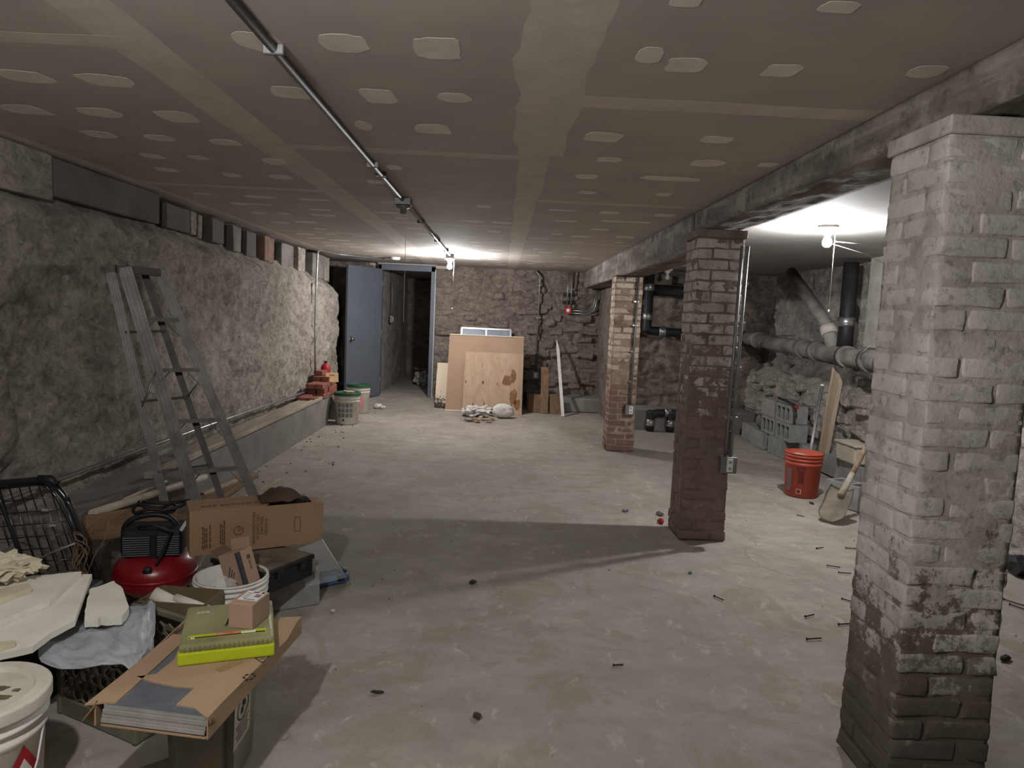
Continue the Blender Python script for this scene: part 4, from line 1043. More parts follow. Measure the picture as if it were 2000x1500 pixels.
rod('long dirty white pipe lying on the lumber beside the left wall', 'plastic_pipe', atZ(180, 1003, .32), atZ(400, 932, .20), .022, PVC)
rod('bright metal tube lying under the ladder', 'metal_tube', atZ(345, 962, .10), atZ(436, 905, .10), .022, STEEL)
rod('thin wooden stick resting against the footing behind the ladder', 'thin_stick', atZ(242, 975, .30), atZ(325, 940, .30), .008, PVC, 'stick')
stick('pale wood offcut leaning under the ladder step', 'wood_offcut', atZ(395, 965, .12), atZ(462, 938, .12), .035, .02, PINE)

# ---------------------------------------------------------------- air compressor
cc = atY(304, 1121, 3.22); cx, cy = cc.x, cc.y
ac = thing('air_compressor', 'red pancake air compressor with black finned motor cover', 'compressor', (cx, cy, 0), .25)
CRED = M('compressor_red', rgb(142, 26, 34), rgb(120, 20, 28), 4, .32, spec=.5)
prof = [(0, .042)]+[(.18*max(0, math.cos(a))**.62, .140+.098*math.copysign(abs(math.sin(a))**.9, math.sin(a))) for a in [(-PI/2+PI*k/16)*.98 for k in range(1, 16)]]+[(0, .238)]
mb = MB().lathe(prof, 44); mb.build('tank', CRED, ac)
MB().lathe([(.1795, .134), (.184, .136), (.184, .144), (.1795, .146)], 44).build('weld_seam', CRED, ac)
for a in (.5, 2.1, 3.7, 5.2): MB().tube([(.12*math.cos(a), .12*math.sin(a), .07), (.14*math.cos(a), .14*math.sin(a), 0)], [.02, .024], 10).build('rubber_foot', BLACK, ac)
mb = MB().box((0, 0, .295), (.26, .18, .13), bevel=.03, seg=3); mb.build('motor_cover', BLACK, ac)
FIN = M('fin_grey', rgb(112, 112, 112), None, 5, .5)
for k in range(9): MB().box((-.0, -.0905, .245+.0105*k), (.235, .005, .0035)).build('cooling_fin', FIN, ac)
MB().box((.01, -.094, .28), (.03, .012, .12), bevel=.003).build('fin_bracket', BLACK, ac)
MB().tube(bent([(-.14, .02, .27), (-.13, .0, .38), (-.03, .0, .415), (.07, .0, .40), (.12, .0, .30)], .05), .013, 10).build('carry_handle', BLACK, ac)
MB().tube([(-.05, -.10, .38), (.02, -.13, .40), (.09, -.12, .36), (.06, -.13, .28), (.03, -.14, .21), (.04, -.15, .235)], .007, 8).build('air_hose', BLACK, ac)
MB().tube([(-.07+.09*math.cos(a)+.06, .03+.05*math.sin(a), .43+.012*math.sin(3*a)) for a in [2*PI*k/24 for k in range(24)]], .008, 8, closed=True).build('air_hose', BLACK, ac)
MB().tube([(.03+.11*math.cos(a), .05+.06*math.sin(a), .445+.012*math.cos(2*a)) for a in [2*PI*k/24 for k in range(24)]], .008, 8, closed=True).build('air_hose', BLACK, ac)
MB().lathe([(0, 0), (.02, 0), (.02, .012), (0, .014)], 16, axis=Euler((PI/2, 0, 0)).to_matrix(), c=(.0, -.155, .195)).build('gauge', BLACK, ac)

# ---------------------------------------------------------------- fire extinguisher carton on the toolbox
zb = .278
fl_, fr_ = atZ(370, 1088, zb), atZ(612, 1060, zb)
ux = (fr_-fl_).normalized(); nz = Vector((0, 0, 1)); nout = ux.cross(nz).normalized()
if nout.y > 0: nout = -nout
W_, H_, D_ = (fr_-fl_).length, .20, .195
INK = M('carton_ink', rgb(84, 62, 44), None, 30, .85)
ec = thing('extinguisher_carton', 'brown fire extinguisher carton with torn top lying on the black toolbox', 'carton', fl_)
m4 = Matrix.Identity(4)
for i in range(3): m4[i][0], m4[i][1], m4[i][2] = ux[i], -nout[i], nz[i]
ec.matrix_world = Matrix.Translation(fl_) @ m4            # x along carton, y into depth, z up
CART = M('carton_brown', rgb(150, 121, 94), rgb(136, 108, 82), 3, .85)
CARTD = M('carton_inside', rgb(120, 98, 80), rgb(98, 80, 66), 4, .9)
mb = MB()
mb.box((W_/2, .0025, H_/2), (W_, .005, H_)); mb.build('front_panel', CART, ec)
MB().box((W_/2, D_-.0025, H_/2-.004), (W_, .005, H_-.01)).build('back_panel', CART, ec)
MB().box((W_/2, D_/2, .0025), (W_-.002, D_-.012, .005)).build('bottom_panel', CART, ec)
MB().box((.0025, D_/2, H_/2), (.005, D_-.012, H_)).build('end_panel', CART, ec)
MB().box((W_-.01, D_/2, H_/2-.01), (.005, D_-.012, H_-.03)).build('end_panel', CART, ec)
MB().hexa([(W_, -.002, .0), (W_+.05, .02, .02), (W_+.05, .14, .02), (W_, .14, 0), (W_, -.002, H_-.01), (W_+.05, .02, H_-.015), (W_+.05, .14, H_-.015), (W_, .14, H_-.01)][:8]).build('end_flap', CART, ec)
mb = MB(); mb.prism([(0, 0), (W_*.60, 0), (W_*.63, .03), (W_*.57, .07), (W_*.62, .11), (W_*.58, D_), (0, D_)], H_, H_+.005); mb.build('top_panel', CART, ec)
mb = MB(); mb.grid(lambda u, v: (W_*(.56+.36*u), .02+.14*v, H_+.012+.05*math.sin(u*PI)*math.sin(v*PI*.9)+.02*noise.noise(Vector((u*4, v*4, 2)))), 12, 10)
bmesh.ops.solidify(mb.bm, geom=mb.bm.faces[:], thickness=.004); mb.build('torn_flap', CARTD, ec)
mb = MB(); mb.grid(lambda u, v: (W_*(.72+.28*u), .06+.10*v, H_-.02+.028*(1-u)*math.sin(v*PI)+.01), 8, 6); bmesh.ops.solidify(mb.bm, geom=mb.bm.faces[:], thickness=.003); mb.build('torn_flap', M('dark_torn_lining', rgb(62, 56, 60), None, 5, .9), ec)
def front(x, z): # text frame reading downwards on the front face
    return basis((x, -.0012, z), (0, 0, -1), (1, 0, 0))
for i, (s_, L) in enumerate((('10 POUND', .098), ('REFILLABLE', .115), ('DRY CHEMICAL', .135), ('FIRE EXTINGUISHER', .165))):
    text('carton_print', s_, .0185, INK, ec, front(W_*.585-.018*i, H_/2+L/2-.004), squeeze=.92)
text('carton_print', 'FIRE EXTINGUISHER', .036, INK, ec, basis((.05, .05, H_+.0055), (1, 0, 0), (0, 1, 0)), squeeze=1.05)
def ring(c, r0, r1, m):
    mb = MB(); n = 28
    return mb.frame([(c[0]+r1*math.cos(2*PI*k/n), c[1]+r1*math.sin(2*PI*k/n)) for k in range(n)], [(c[0]+r0*math.cos(2*PI*k/n), c[1]+r0*math.sin(2*PI*k/n)) for k in range(n)], 0, .0008, m)
ring((0, 0), .0185, .0215, basis((W_*.375, -.0004, H_*.49), (1, 0, 0), (0, 0, 1))).build('carton_mark', INK, ec)
text('carton_mark', 'UL', .024, INK, ec, basis((W_*.375-.006, -.0012, H_*.49+.014), (.35, 0, -.94), (.94, 0, .35)), squeeze=.8)
for xx, z0_, z1_ in ((.235, .045, .12), (.25, .04, .125), (.265, .03, .13), (.10, .025, .13), (.115, .03, .12), (.13, .03, .125), (.155, .03, .135)):
    k = z0_
    while k < z1_:
        l = random.uniform(.012, .03); MB().box((W_*xx/.5*.5+.0, -.0006, k+l/2), (.0055, .001, l)).build('carton_print', INK, ec); k += l+.004
MB().frame([(x, z) for x, z in ((-.013, -.035), (.013, -.035), (.016, 0), (.013, .035), (-.013, .035), (-.016, 0))], [(x*.85, z*.95) for x, z in ((-.013, -.035), (.013, -.035), (.016, 0), (.013, .035), (-.013, .035), (-.016, 0))], 0, .001, basis((W_*.86, -.0004, H_*.5), (1, 0, 0), (0, 0, 1))).build('hand_slot', INK, ec)

# ---------------------------------------------------------------- black toolbox, its support, blue case
tz = .27
a_, b_ = atZ(524, 1117, tz), atZ(616, 1081, tz)
tux = (b_-a_).normalized(); tn = Vector((-tux.y, tux.x, 0))
if tn.x > 0: tn = -tn
o0 = a_-tux*.02
tbx = thing('black_toolbox', 'dusty black toolbox under the fire extinguisher carton', 'toolbox', (o0.x, o0.y, .17))
TL_ = (b_-o0).length
m4 = Matrix.Identity(4)
for i in range(3): m4[i][0], m4[i][1], m4[i][2] = tux[i], tn[i], (0, 0, 1)[i]
tbx.matrix_world = Matrix.Translation((o0.x, o0.y, .165)) @ m4
MB().box((TL_/2, .17, .04), (TL_-.012, .328, .08), bevel=.006).build('body', BLACK, tbx)
MB().box((TL_/2, .17, .092), (TL_, .34, .022), bevel=.005).build('lid', BLACK, tbx)
MB().box((TL_/2, .17, .1035), (TL_-.02, .32, .002)).build('dust_layer', M('grey_dust', rgb(128, 116, 98), rgb(92, 82, 70), 9, .95), tbx)
for q in (.3, .75): MB().box((TL_*q, -.002, .072), (.04, .008, .04), bevel=.002).build('latch', BLACK, tbx)
pb = atZ(553, 1190, 0)
o = bpy.data.objects.new('concrete_block', BM2); COL.objects.link(o); o.location = (pb.x-.02, pb.y+.13, .082); o.scale = (.62, 1.35, .86); o.rotation_euler = (0, 0, .5)
tag(o, 'grey concrete block carrying the black toolbox', 'block')
cb = (atZ(580, 1160, .0)+atZ(660, 1140, 0))/2
bc_ = thing('blue_tool_case', 'flat blue and black tool case on the floor right of the toolbox', 'case', (cb.x-.03, cb.y+.10, 0), .62)
BLUE = M('case_blue', rgb(86, 116, 158), rgb(72, 100, 140), 5, .5); CHAR = M('case_charcoal', rgb(66, 70, 76), rgb(54, 58, 64), 5, .55)
MB().box((0, 0, .025), (.27, .19, .05), bevel=.014, seg=2).build('case_body', BLUE, bc_)
MB().box((0, .006, .056), (.262, .17, .02), bevel=.008, seg=2).build('case_lid', CHAR, bc_)
MB().box((.0, -.045, .068), (.16, .05, .008), bevel=.003).build('case_handle', CHAR, bc_)
MB().box((-.09, -.096, .03), (.04, .01, .03), bevel=.003).build('latch', BLACK, bc_); MB().box((.09, -.096, .03), (.04, .01, .03), bevel=.003).build('latch', BLACK, bc_)
CLEAR = mat_glass('clear_acrylic', (.95, .96, .95), .06, .10)
a = (-.83, 3.33, .285); 
ap = thing('acrylic_sheet', 'clear plastic sheet leaning from the toolbox to the blue case', 'sheet', a)
p = [Vector((0, 0, 0)), Vector((.115, .03, -.20)), Vector((-.03, -.16, -.18)), Vector((-.08, -.12, -.01))]
nn = (p[1]-p[0]).cross(p[3]-p[0]).normalized()*.003
MB().hexa(p+[q+nn for q in p]).build('pane', CLEAR, ap)
MB().tube([p[0], p[1]], .003, 6).build('pane_edge', M('acrylic_edge', rgb(190, 190, 182), None, 6, .3), ap)

# ---------------------------------------------------------------- small cartons
def carton(label, c, size, mat, rot):
    r = thing('small_carton', label, 'carton', c); r.rotation_euler = rot
    MB().box((0, 0, 0), size, bevel=.0015).build('box', mat, r); return r
c = atY(468, 1120, 2.86)
s1 = carton('small brown carton with dark stripe standing in the open pail', (c.x, c.y, .30), (.105, .085, .16), CARDT, (.06, -.30, -.40))
STRIPE = M('dark_stripe', rgb(58, 56, 62), None, 8, .8)
MB().box((.047, -.0435, 0), (.012, .001, .16)).build('stripe', STRIPE, s1)
MB().box((.0535, -.035, 0), (.001, .018, .16)).build('stripe', STRIPE, s1)
for k in range(3): MB().box((-.012+.009*k, -.0435, .005-.008*k), (.004, .001, .045-.008*k), (0, .5, 0)).build('printed_mark', STRIPE, s1)
MB().frame([(-.008, -.008), (.008, -.008), (.008, .008), (-.008, .008)], [(-.003, -.003), (.003, -.003), (.003, .003), (-.003, .003)], 0, .001, basis((.0527, .012, .045), (0, 1, 0), (0, 0, 1))).build('logo', STRIPE, s1)
text('print', 'kimmel', .017, STRIPE, s1, basis((.0532, .007, .03), (0, 0, -1), (0, 1, 0)), squeeze=.8)
MB().box((-.072, .0, .092), (.045, .083, .003), (0, .55, 0)).build('flap', CARTD, s1); MB().box((0, .0405, .10), (.10, .003, .045), (-.3, 0, 0)).build('flap', CARDT, s1)
wr = crumpled('plastic_wrap', 'crumpled clear plastic film in the open pail', 'film', (c.x-.035, c.y-.085, .235), (.10, .06, .055), mat_glass('clear_film', (.95, .95, .94), .1, .22), 8, 3)

# ---------------------------------------------------------------- tile carton on a grey bin, with lime case and small box
BINM = M('grey_green_bin', rgb(128, 124, 108), rgb(98, 94, 80), 5, .6)
bn = thing('waste_bin', 'dirty grey-green plastic bin with a warning label under the tile carton', 'bin', (-.825, 2.03, 0))
hx = lambda s_, z, dx=.102, dy=.115: [(-dx*s_, -dy*s_, z), (dx*s_, -dy*s_, z), (dx*s_, dy*s_, z), (-dx*s_, dy*s_, z)]
mb = MB().hexa(hx(.9, 0)+hx(1, .30)); bmesh.ops.bevel(mb.bm, geom=[e for e in mb.bm.edges if abs(e.verts[0].co.z-e.verts[1].co.z) > .1], offset=.025, segments=4, affect='EDGES'); mb.build('body', BINM, bn)
mb = MB(); mb.frame([(x, y) for x, y, _ in hx(1.06, 0)], [(x, y) for x, y, _ in hx(.96, 0)], .285, .31); mb.build('rim', BINM, bn)
LAB = M('old_label_paper', rgb(184, 178, 160), rgb(150, 144, 128), 12, .8)
lm = basis((.0975, -.025, .175), (0, 1, 0), (.034, 0, 1))
MB().box((0, 0, .0005), (.13, .15, .001)).build('warning_label', LAB, bn).matrix_local = lm
INKB = M('black_ink', rgb(44, 42, 40), None, 20, .8)
o = ring((0, .032), .033, .037, Matrix.Diagonal((1.25, 1, 1, 1))).build('label_ring', INKB, bn); o.matrix_local = lm @ Matrix.Translation((0, 0, .0012))
for (poly, nm) in (([(-.018, .018), (.0, .014), (.004, .03), (-.012, .036)], 'pictogram_bucket'), ([(.0, .032), (.018, .03), (.022, .04), (.014, .052), (.004, .05), (-.004, .056), (-.008, .046)], 'pictogram_child')):
    o = MB().prism(poly, .0012, .002).build(nm, INKB, bn); o.matrix_local = lm
for k in range(6):
    o = MB().box((-.0, -.012-.009*k, .0014), (.10-.012*(k % 3), .003, .0006)).build('label_line', INKB, bn); o.matrix_local = lm
ZT = .365
cFL, cFR, cBR, cBL = atZ(196, 1378, ZT), atZ(402, 1404, ZT), atZ(586, 1206, ZT), atZ(372, 1212, ZT)
tc_ = thing('tile_carton', 'torn brown carton of dark grey floor tiles balanced on the bin', 'carton', (-.80, 2.0, .31))
off = Vector((-.80, 2.0, .31))
TILE = M('tile_body_grey', rgb(158, 154, 148), rgb(140, 136, 130), 14, .7, objrand=.08); TILEF = M('slate_tile_face', rgb(98, 101, 106), rgb(84, 87, 92), 14, .6); 
cen = (cFL+cFR+cBR+cBL)/4
for k in range(4):
    z0_, z1_ = ZT-.0118*(k+1)+.0012, ZT-.0118*k
    j = Vector((random.uniform(-.003, .003), random.uniform(-.004, .004), 0))
    P4 = [cen+(p-cen)*.985+j for p in (cFL, cFR, cBR, cBL)]
    MB().hexa([(p.x, p.y, z0_) for p in P4]+[(p.x, p.y, z1_) for p in P4]).build('floor_tile', TILE, tc_, off=off)
    if k == 0: MB().hexa([(p.x, p.y, z1_) for p in P4]+[(p.x, p.y, z1_+.0006) for p in P4]).build('tile_face', TILEF, tc_, off=off)
def wrap(name, pts, z=ZT+.0045, th=.004, mat=CARD): slab_px(pts, z, th).build(name, mat, tc_, off=off)
wrap('card_flap', [(165, 1376), (338, 1238), (372, 1240), (226, 1372), (200, 1372)])
wrap('card_top', [(266, 1321), (305, 1316), (340, 1288), (372, 1212), (586, 1204), (560, 1250), (470, 1335), (404, 1402), (380, 1382), (344, 1376), (380, 1343), (340, 1340), (300, 1332)])
zb_ = ZT-.055
lo_pts = [cFL, cFR, cBR, cBL]
MB().hexa([(p.x, p.y, zb_) for p in lo_pts]+[(p.x, p.y, zb_+.004) for p in lo_pts]).build('card_bottom', CARD, tc_, off=off)
dR = (cBR-cFR).normalized(); nR = Vector((dR.y, -dR.x, 0))
q = [cFR+nR*.002, cBR+nR*.002]
def side_sheet(a, b, nrm, z0_, z1_, name):
    a, b = Vector(a), Vector(b); n_ = nrm*.004
    MB().hexa([(a.x, a.y, z0_), (b.x, b.y, z0_), (b.x+n_.x, b.y+n_.y, z0_), (a.x+n_.x, a.y+n_.y, z0_), (a.x, a.y, z1_), (b.x, b.y, z1_), (b.x+n_.x, b.y+n_.y, z1_), (a.x+n_.x, a.y+n_.y, z1_)]).build(name, CARD, tc_, off=off)
side_sheet(q[0], q[1], nR, zb_, ZT+.004, 'card_side')
dL = (cBL-cFL).normalized(); nL = Vector((-dL.y, dL.x, 0)); side_sheet(cFL+nL*.012, cBL+nL*.012, nL, zb_, ZT+.004, 'card_side')
# rolled corner at the front right
mb = MB(); dn = (cFR-cBR).normalized()
mb.grid(lambda u, v: cFR+dn*(.03*v-.03)+nR*(.012*math.sin(u*PI*1.1)-.002)+Vector((0, 0, .004-.05*u+.01*v*math.sin(u*3))), 10, 4); bmesh.ops.solidify(mb.bm, geom=mb.bm.faces[:], thickness=.003); mb.build('rolled_edge', CARD, tc_, off=off)
mb = MB(); mb.grid(lambda u, v: cFL+Vector((-.012-.035*v*(1-u*.4), -.005+.03*u, -.002-.045*v+.012*math.sin(u*5))), 6, 6); bmesh.ops.solidify(mb.bm, geom=mb.bm.faces[:], thickness=.003); mb.build('torn_corner', CARD, tc_, off=off)
# printed marks on the carton top
ctr = atZ(487, 1322, ZT+.005)
for k in range(3):
    a = 2*PI*k/3+.4
    for s_ in (0, 1):
        aa = a+s_*.95; r0 = .0135
        MB().box(ctr+Vector((r0*math.cos(aa), r0*math.sin(aa)*1.25, 0)), (.011, .0062, .0008), (0, 0, aa+PI/2+.3*s_)).build('recycling_mark', INKB, tc_, off=off)
ct2 = atZ(512, 1287, ZT+.005)
tri = [Vector((.022*math.cos(a), .022*math.sin(a)*1.1, 0)) for a in (.9, .9+2*PI/3, .9+4*PI/3)]
for k in range(3):
    MB().beam(ct2+tri[k], ct2+tri[(k+1) % 3], .0025, .0008).build('warning_mark', INKB, tc_, off=off)
MB().beam(ct2+Vector((-.006, -.004, 0)), ct2+Vector((.006, .006, 0)), .003, .0008).build('warning_mark', INKB, tc_, off=off)
MB().beam(atZ(425, 1310, ZT+.0051), atZ(470, 1290, ZT+.0051), .028, .0006).build('packing_tape', M('old_tape', rgb(150, 122, 88), None, 6, .4), tc_, off=off)

# lime case
zc0 = ZT+.0055
lfl, lfr = atZ(346, 1303, zc0), atZ(536, 1281, zc0)
lx = (lfr-lfl).normalized(); lw = (lfr-lfl).length
lc_ = thing('lime_case', 'lime green and dusty clear bit case lying on the tile carton', 'case', lfl)
lc_.rotation_euler = (0, 0, math.atan2(lx.y, lx.x))
LIME = M('lime_plastic', rgb(184, 196, 38), rgb(168, 180, 34), 4, .5); DUSTY = M('dusty_clear_lid', rgb(142, 138, 100), rgb(120, 116, 80), 7, .55, spec=.4)
ldp = .285
MB().box((lw/2, ldp/2, .019), (lw, ldp, .038), bevel=.006, seg=2).build('case_tray', LIME, lc_)
MB().box((lw/2, ldp/2, .048), (lw-.004, ldp-.004, .022), bevel=.009, seg=2).build('case_lid', DUSTY, lc_)
for k in range(18): MB().box((.02+k*(lw-.04)/17, .0035, .046), (.006, .004, .014)).build('lid_rib', M('olive_rib', rgb(118, 118, 66), None, 6, .6), lc_)
MB().box((lw/2, .052, .0595), (lw*.82, .026, .0012)).build('label_strip', LIME, lc_)
MB().box((lw/2-.0, .044, .0603), (lw*.80, .008, .0006)).build('label_band', INKB, lc_)
MB().box((lw*.50, .055, .0606), (.07, .016, .0007)).build('label_badge', M('badge_red', rgb(196, 92, 62), rgb(206, 150, 120), 40, .6), lc_)
MB().box((lw*.72, .050, .0606), (.04, .014, .0007)).build('label_badge', WHITE, lc_)
MB().box((.036, .044, .0607), (.012, .010, .0007)).build('label_badge', WHITE, lc_)
text('embossed_text', '40%', .022, M('faded_white_ink', rgb(206, 204, 190), None, 20, .7), lc_, basis((.032, .218, .0595), (1, .05, 0), (0, 1, 0)), squeeze=1.1)
MB().tube([(lw-.01, .06, .056), (lw-.012, .15, .058), (lw-.012, .25, .056)], .004, 6).build('lid_edge', M('clear_edge', rgb(196, 192, 164), None, 5, .25), lc_)
# small labelled box on the case
c = atZ(487, 1192, zc0+.095)
s2 = carton('small brown carton with white shipping label on the lime case', (c.x, c.y, zc0+.098), (.078, .105, .076), CARDT, (0, 0, -.16))
MB().box((.004, .012, .0386), (.062, .07, .0008)).build('shipping_label', WHITE, s2)
MB().prism(blob(.004, .038, .022, .009, 2, jag=.05, corner=0), .0388, .0394).build('label_logo', RED, s2)
MB().box((.026, .038, .0392), (.010, .010, .0006)).build('label_logo', INKB, s2)
MB().box((.02, .014, .0392), (.018, .022, .0006)).build('label_box', M('label_grey', rgb(120, 124, 132), None, 30, .7), s2)
for k in range(4): MB().box((-.012, .03-.012*k, .0392), (.018-.003*(k % 2), .0022, .0006)).build('label_line', INKB, s2)
for k in range(9): MB().box((-.008+.004*k, -.016, .0392), (.0018, .007, .0006)).build('barcode_bar', INKB, s2)
MB().box((-.046, -.02, -.012), (.003, .06, .05), (0, .45, .1)).build('flap', CARD, s2)
MB().box((-.0393, -.012, -.012), (.001, .05, .034)).build('opening', INKB, s2)

# ---------------------------------------------------------------- crates, foam, plastic sheet, cart
def hex_panel(w, h, r, m, mat, parent, th=.006, z_lo=.06, z_hi=.03, name='side_panel'):
    """plate with a lattice of hexagonal holes"""
    mb = MB(); dx = r*math.sqrt(3); dz = 1.5*r
    nx = int((w-.02)/dx); nz = int((h-z_lo-z_hi)/dz)
    x0 = -nx*dx/2+dx/4; z0_ = z_lo+r
    for j in range(nz):
        for i in range(nx):
            cx_, cz_ = x0+i*dx+(dx/2 if j % 2 else 0)-.0, z0_+j*dz
            o_ = [(cx_+r*math.sin(PI*k/3), cz_+r*math.cos(PI*k/3)) for k in range(6)]
            i_ = [(cx_+r*.76*math.sin(PI*k/3), cz_+r*.76*math.cos(PI*k/3)) for k in range(6)]
            mb.frame(o_, i_, -th/2, th/2, m)
    bmesh.ops.remove_doubles(mb.bm, verts=mb.bm.verts[:], dist=.0005)
    mb.build(name, mat, parent)
CRT = M('olive_grey_crate', rgb(116, 111, 94), rgb(92, 88, 74), 8, .6)
e1 = Vector((.90, -.435, 0)).normalized()
mc = thing('milk_crate', 'dark olive plastic milk crate with honeycomb sides under the plastic sheet', 'crate', (-1.205, 2.335, 0), math.atan2(e1.y, e1.x))
cw, cd, chh = .37, .30, .275
for (sx, sy, w, ang_) in ((0, -cd/2, cw, 0), (0, cd/2, cw, 0), (-cw/2, 0, cd, PI/2), (cw/2, 0, cd, PI/2)):
    m = Matrix.Translation((sx, sy, 0)) @ Matrix.Rotation(ang_, 4, 'Z') @ Matrix(((1, 0, 0, 0), (0, 0, 1, 0), (0, 1, 0, 0), (0, 0, 0, 1)))
    hex_panel(w, chh, .026, m, CRT, mc)
    R3 = Matrix.Rotation(ang_, 3, 'Z')
    MB().box((sx, sy, .03), (w, .012, .06), R3, bevel=.003).build('bottom_band', CRT, mc)
    MB().box((sx, sy, chh-.012), (w+.01, .018, .024), R3, bevel=.004).build('rim', CRT, mc)
for sx in (-1, 1):
    for sy in (-1, 1): MB().box((sx*cw/2, sy*cd/2, chh/2), (.022, .022, chh), bevel=.005).build('corner_post', CRT, mc)
MB().box((0, 0, .006), (cw-.01, cd-.01, .008)).build('crate_floor', CRT, mc)

bcr = thing('brown_crate', 'brown slotted crate holding white tubes behind the plastic sheet', 'crate', (-1.19, 2.635, 0), -.08)
BRC = M('brown_crate_plastic', rgb(112, 98, 76), rgb(94, 82, 62), 5, .65)
for (sx, sy, w, ang_) in ((0, -.075, .25, 0), (0, .075, .25, 0), (-.125, 0, .15, PI/2), (.125, 0, .15, PI/2)):
    m = Matrix.Translation((sx, sy, 0)) @ Matrix.Rotation(ang_, 4, 'Z') @ Matrix(((1, 0, 0, 0), (0, 0, 1, 0), (0, 1, 0, 0), (0, 0, 0, 1)))
    n_ = 5 if w > .2 else 3
    xs = [-w/2]
    for k in range(n_): xs += [xs[-1]+w/n_*.3, xs[-1]+w/n_]
    xs = sorted(set(round(x, 5) for x in xs)); zs = [0, .10, .125, .14, .165, .18, .275]
    cells(xs, zs, [[not (i % 2 == 1 and j in (1, 3)) for j in range(len(zs)-1)] for i in range(len(xs)-1)], -.004, .004, m).build('side_panel', BRC, bcr)
MB().box((0, 0, .006), (.24, .14, .01)).build('crate_floor', BRC, bcr)
for i, (a, b, r) in enumerate((((-1.27, 2.66, .20), atY(292, 1158, 2.74), .026), ((-1.16, 2.60, .27), atY(345, 1166, 2.70), .017))):
    b = Vector(b); a = Vector(a); d_ = (a-b)
    t_ = thing('paper_tube', ('thick white tube sticking out of the brown crate', 'thin white tube lying over the edge of the brown crate')[i], 'tube', a)
    if i == 0: a2, b2 = atY(338, 1178, 2.60)-a, atY(300, 1159, 2.60)-a
    else: a2, b2 = atY(388, 1184, 2.58)-a, atY(343, 1168, 2.60)-a
    MB().tube([a2-(b2-a2)*.4, b2], r, 16).build('tube_wall', M('tube_white', rgb(214, 208, 194), rgb(196, 190, 176), 6, .7), t_)
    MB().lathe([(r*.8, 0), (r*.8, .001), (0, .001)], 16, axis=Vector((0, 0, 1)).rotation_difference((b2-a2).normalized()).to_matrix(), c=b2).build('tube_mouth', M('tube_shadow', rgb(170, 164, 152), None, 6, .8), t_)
# black tote and foam boards
to = thing('black_tote', 'black storage tote under the white foam boards', 'tote', (-1.765, 2.28, 0))
mb = MB().hexa([(-.25, -.28, 0), (.25, -.28, 0), (.25, .28, 0), (-.25, .28, 0), (-.285, -.31, .325), (.285, -.31, .325), (.285, .31, .325), (-.285, .31, .325)])
bmesh.ops.bevel(mb.bm, geom=mb.bm.edges[:], offset=.02, segments=2, affect='EDGES'); mb.build('body', BLACK, to)
MB().box((0, 0, .325), (.60, .65, .03), bevel=.01).build('rim', BLACK, to)
FOAM = M('white_foam', rgb(222, 218, 206), rgb(204, 199, 186), 6, .9, bump=.25, bscale=120); FOAMY = M('yellowed_foam', rgb(206, 198, 172), rgb(186, 177, 150), 6, .9, bump=.3, bscale=90)
def rough_poly(pts, z, th, mat, label, name='foam_board', step=14, amp=2.2, tilt=0, seed=0):
    out = []
    for (a, b) in zip(pts, pts[1:]+pts[:1]):
        L = math.hypot(b[0]-a[0], b[1]-a[1]); n = max(1, int(L/step))
        for k in range(n):
            q_ = (a[0]+(b[0]-a[0])*k/n, a[1]+(b[1]-a[1])*k/n); s_ = amp if k else .3
            out.append((q_[0]+s_*noise.noise(Vector((q_[0]*.21, q_[1]*.21, seed))), q_[1]+s_*.6*noise.noise(Vector((q_[0]*.21, q_[1]*.21, seed+9)))))
    q_ = [atZ(x, y, z) for x, y in out]; c_ = sum(q_, Vector())/len(q_); c_.z = z-th
    mb = MB().prism([(p.x-c_.x, p.y-c_.y) for p in q_], 0, th)
    o = mb.build(name, mat); o.location = c_
    return tag(o, label, 'foam', 'broken white foam boards')
rough_poly([(180, 1121), (146, 1211), (100, 1235), (64, 1262), (0, 1276), (-70, 1292), (-70, 1140)], .362, .021, FOAM, 'lowest and largest white foam board on the black tote', seed=1)
rough_poly([(40, 1127), (159, 1116), (96, 1173), (52, 1190), (0, 1213), (-60, 1228), (-60, 1136)], .384, .021, FOAM, 'middle white foam board with a straight back edge', seed=2)
rough_poly([(-40, 1160), (0, 1150), (56, 1138), (62, 1147), (0, 1170), (-40, 1184)], .404, .019, FOAMY, 'narrow yellowed foam strip on top of the boards', seed=3)
rough_poly([(-40, 1262), (0, 1253), (30, 1250), (30, 1256), (0, 1265), (-40, 1276)], .374, .011, FOAMY, 'thin foam sliver at the front edge of the boards', seed=4, amp=.8)
fcn = rough_poly([(174, 1152), (222, 1134), (240, 1150), (252, 1184), (238, 1203), (165, 1208)], .35, .03, FOAM, 'torn white foam chunk between the boards and the red compressor', step=8, amp=5, seed=5)
fch = crumpled('foam_chunk', 'rough crumbly foam lump at the left edge on the boards', 'foam', tuple(atZ(2, 1135, .385)), (.22, .16, .085), FOAMY, 4, 4, .5, 4)
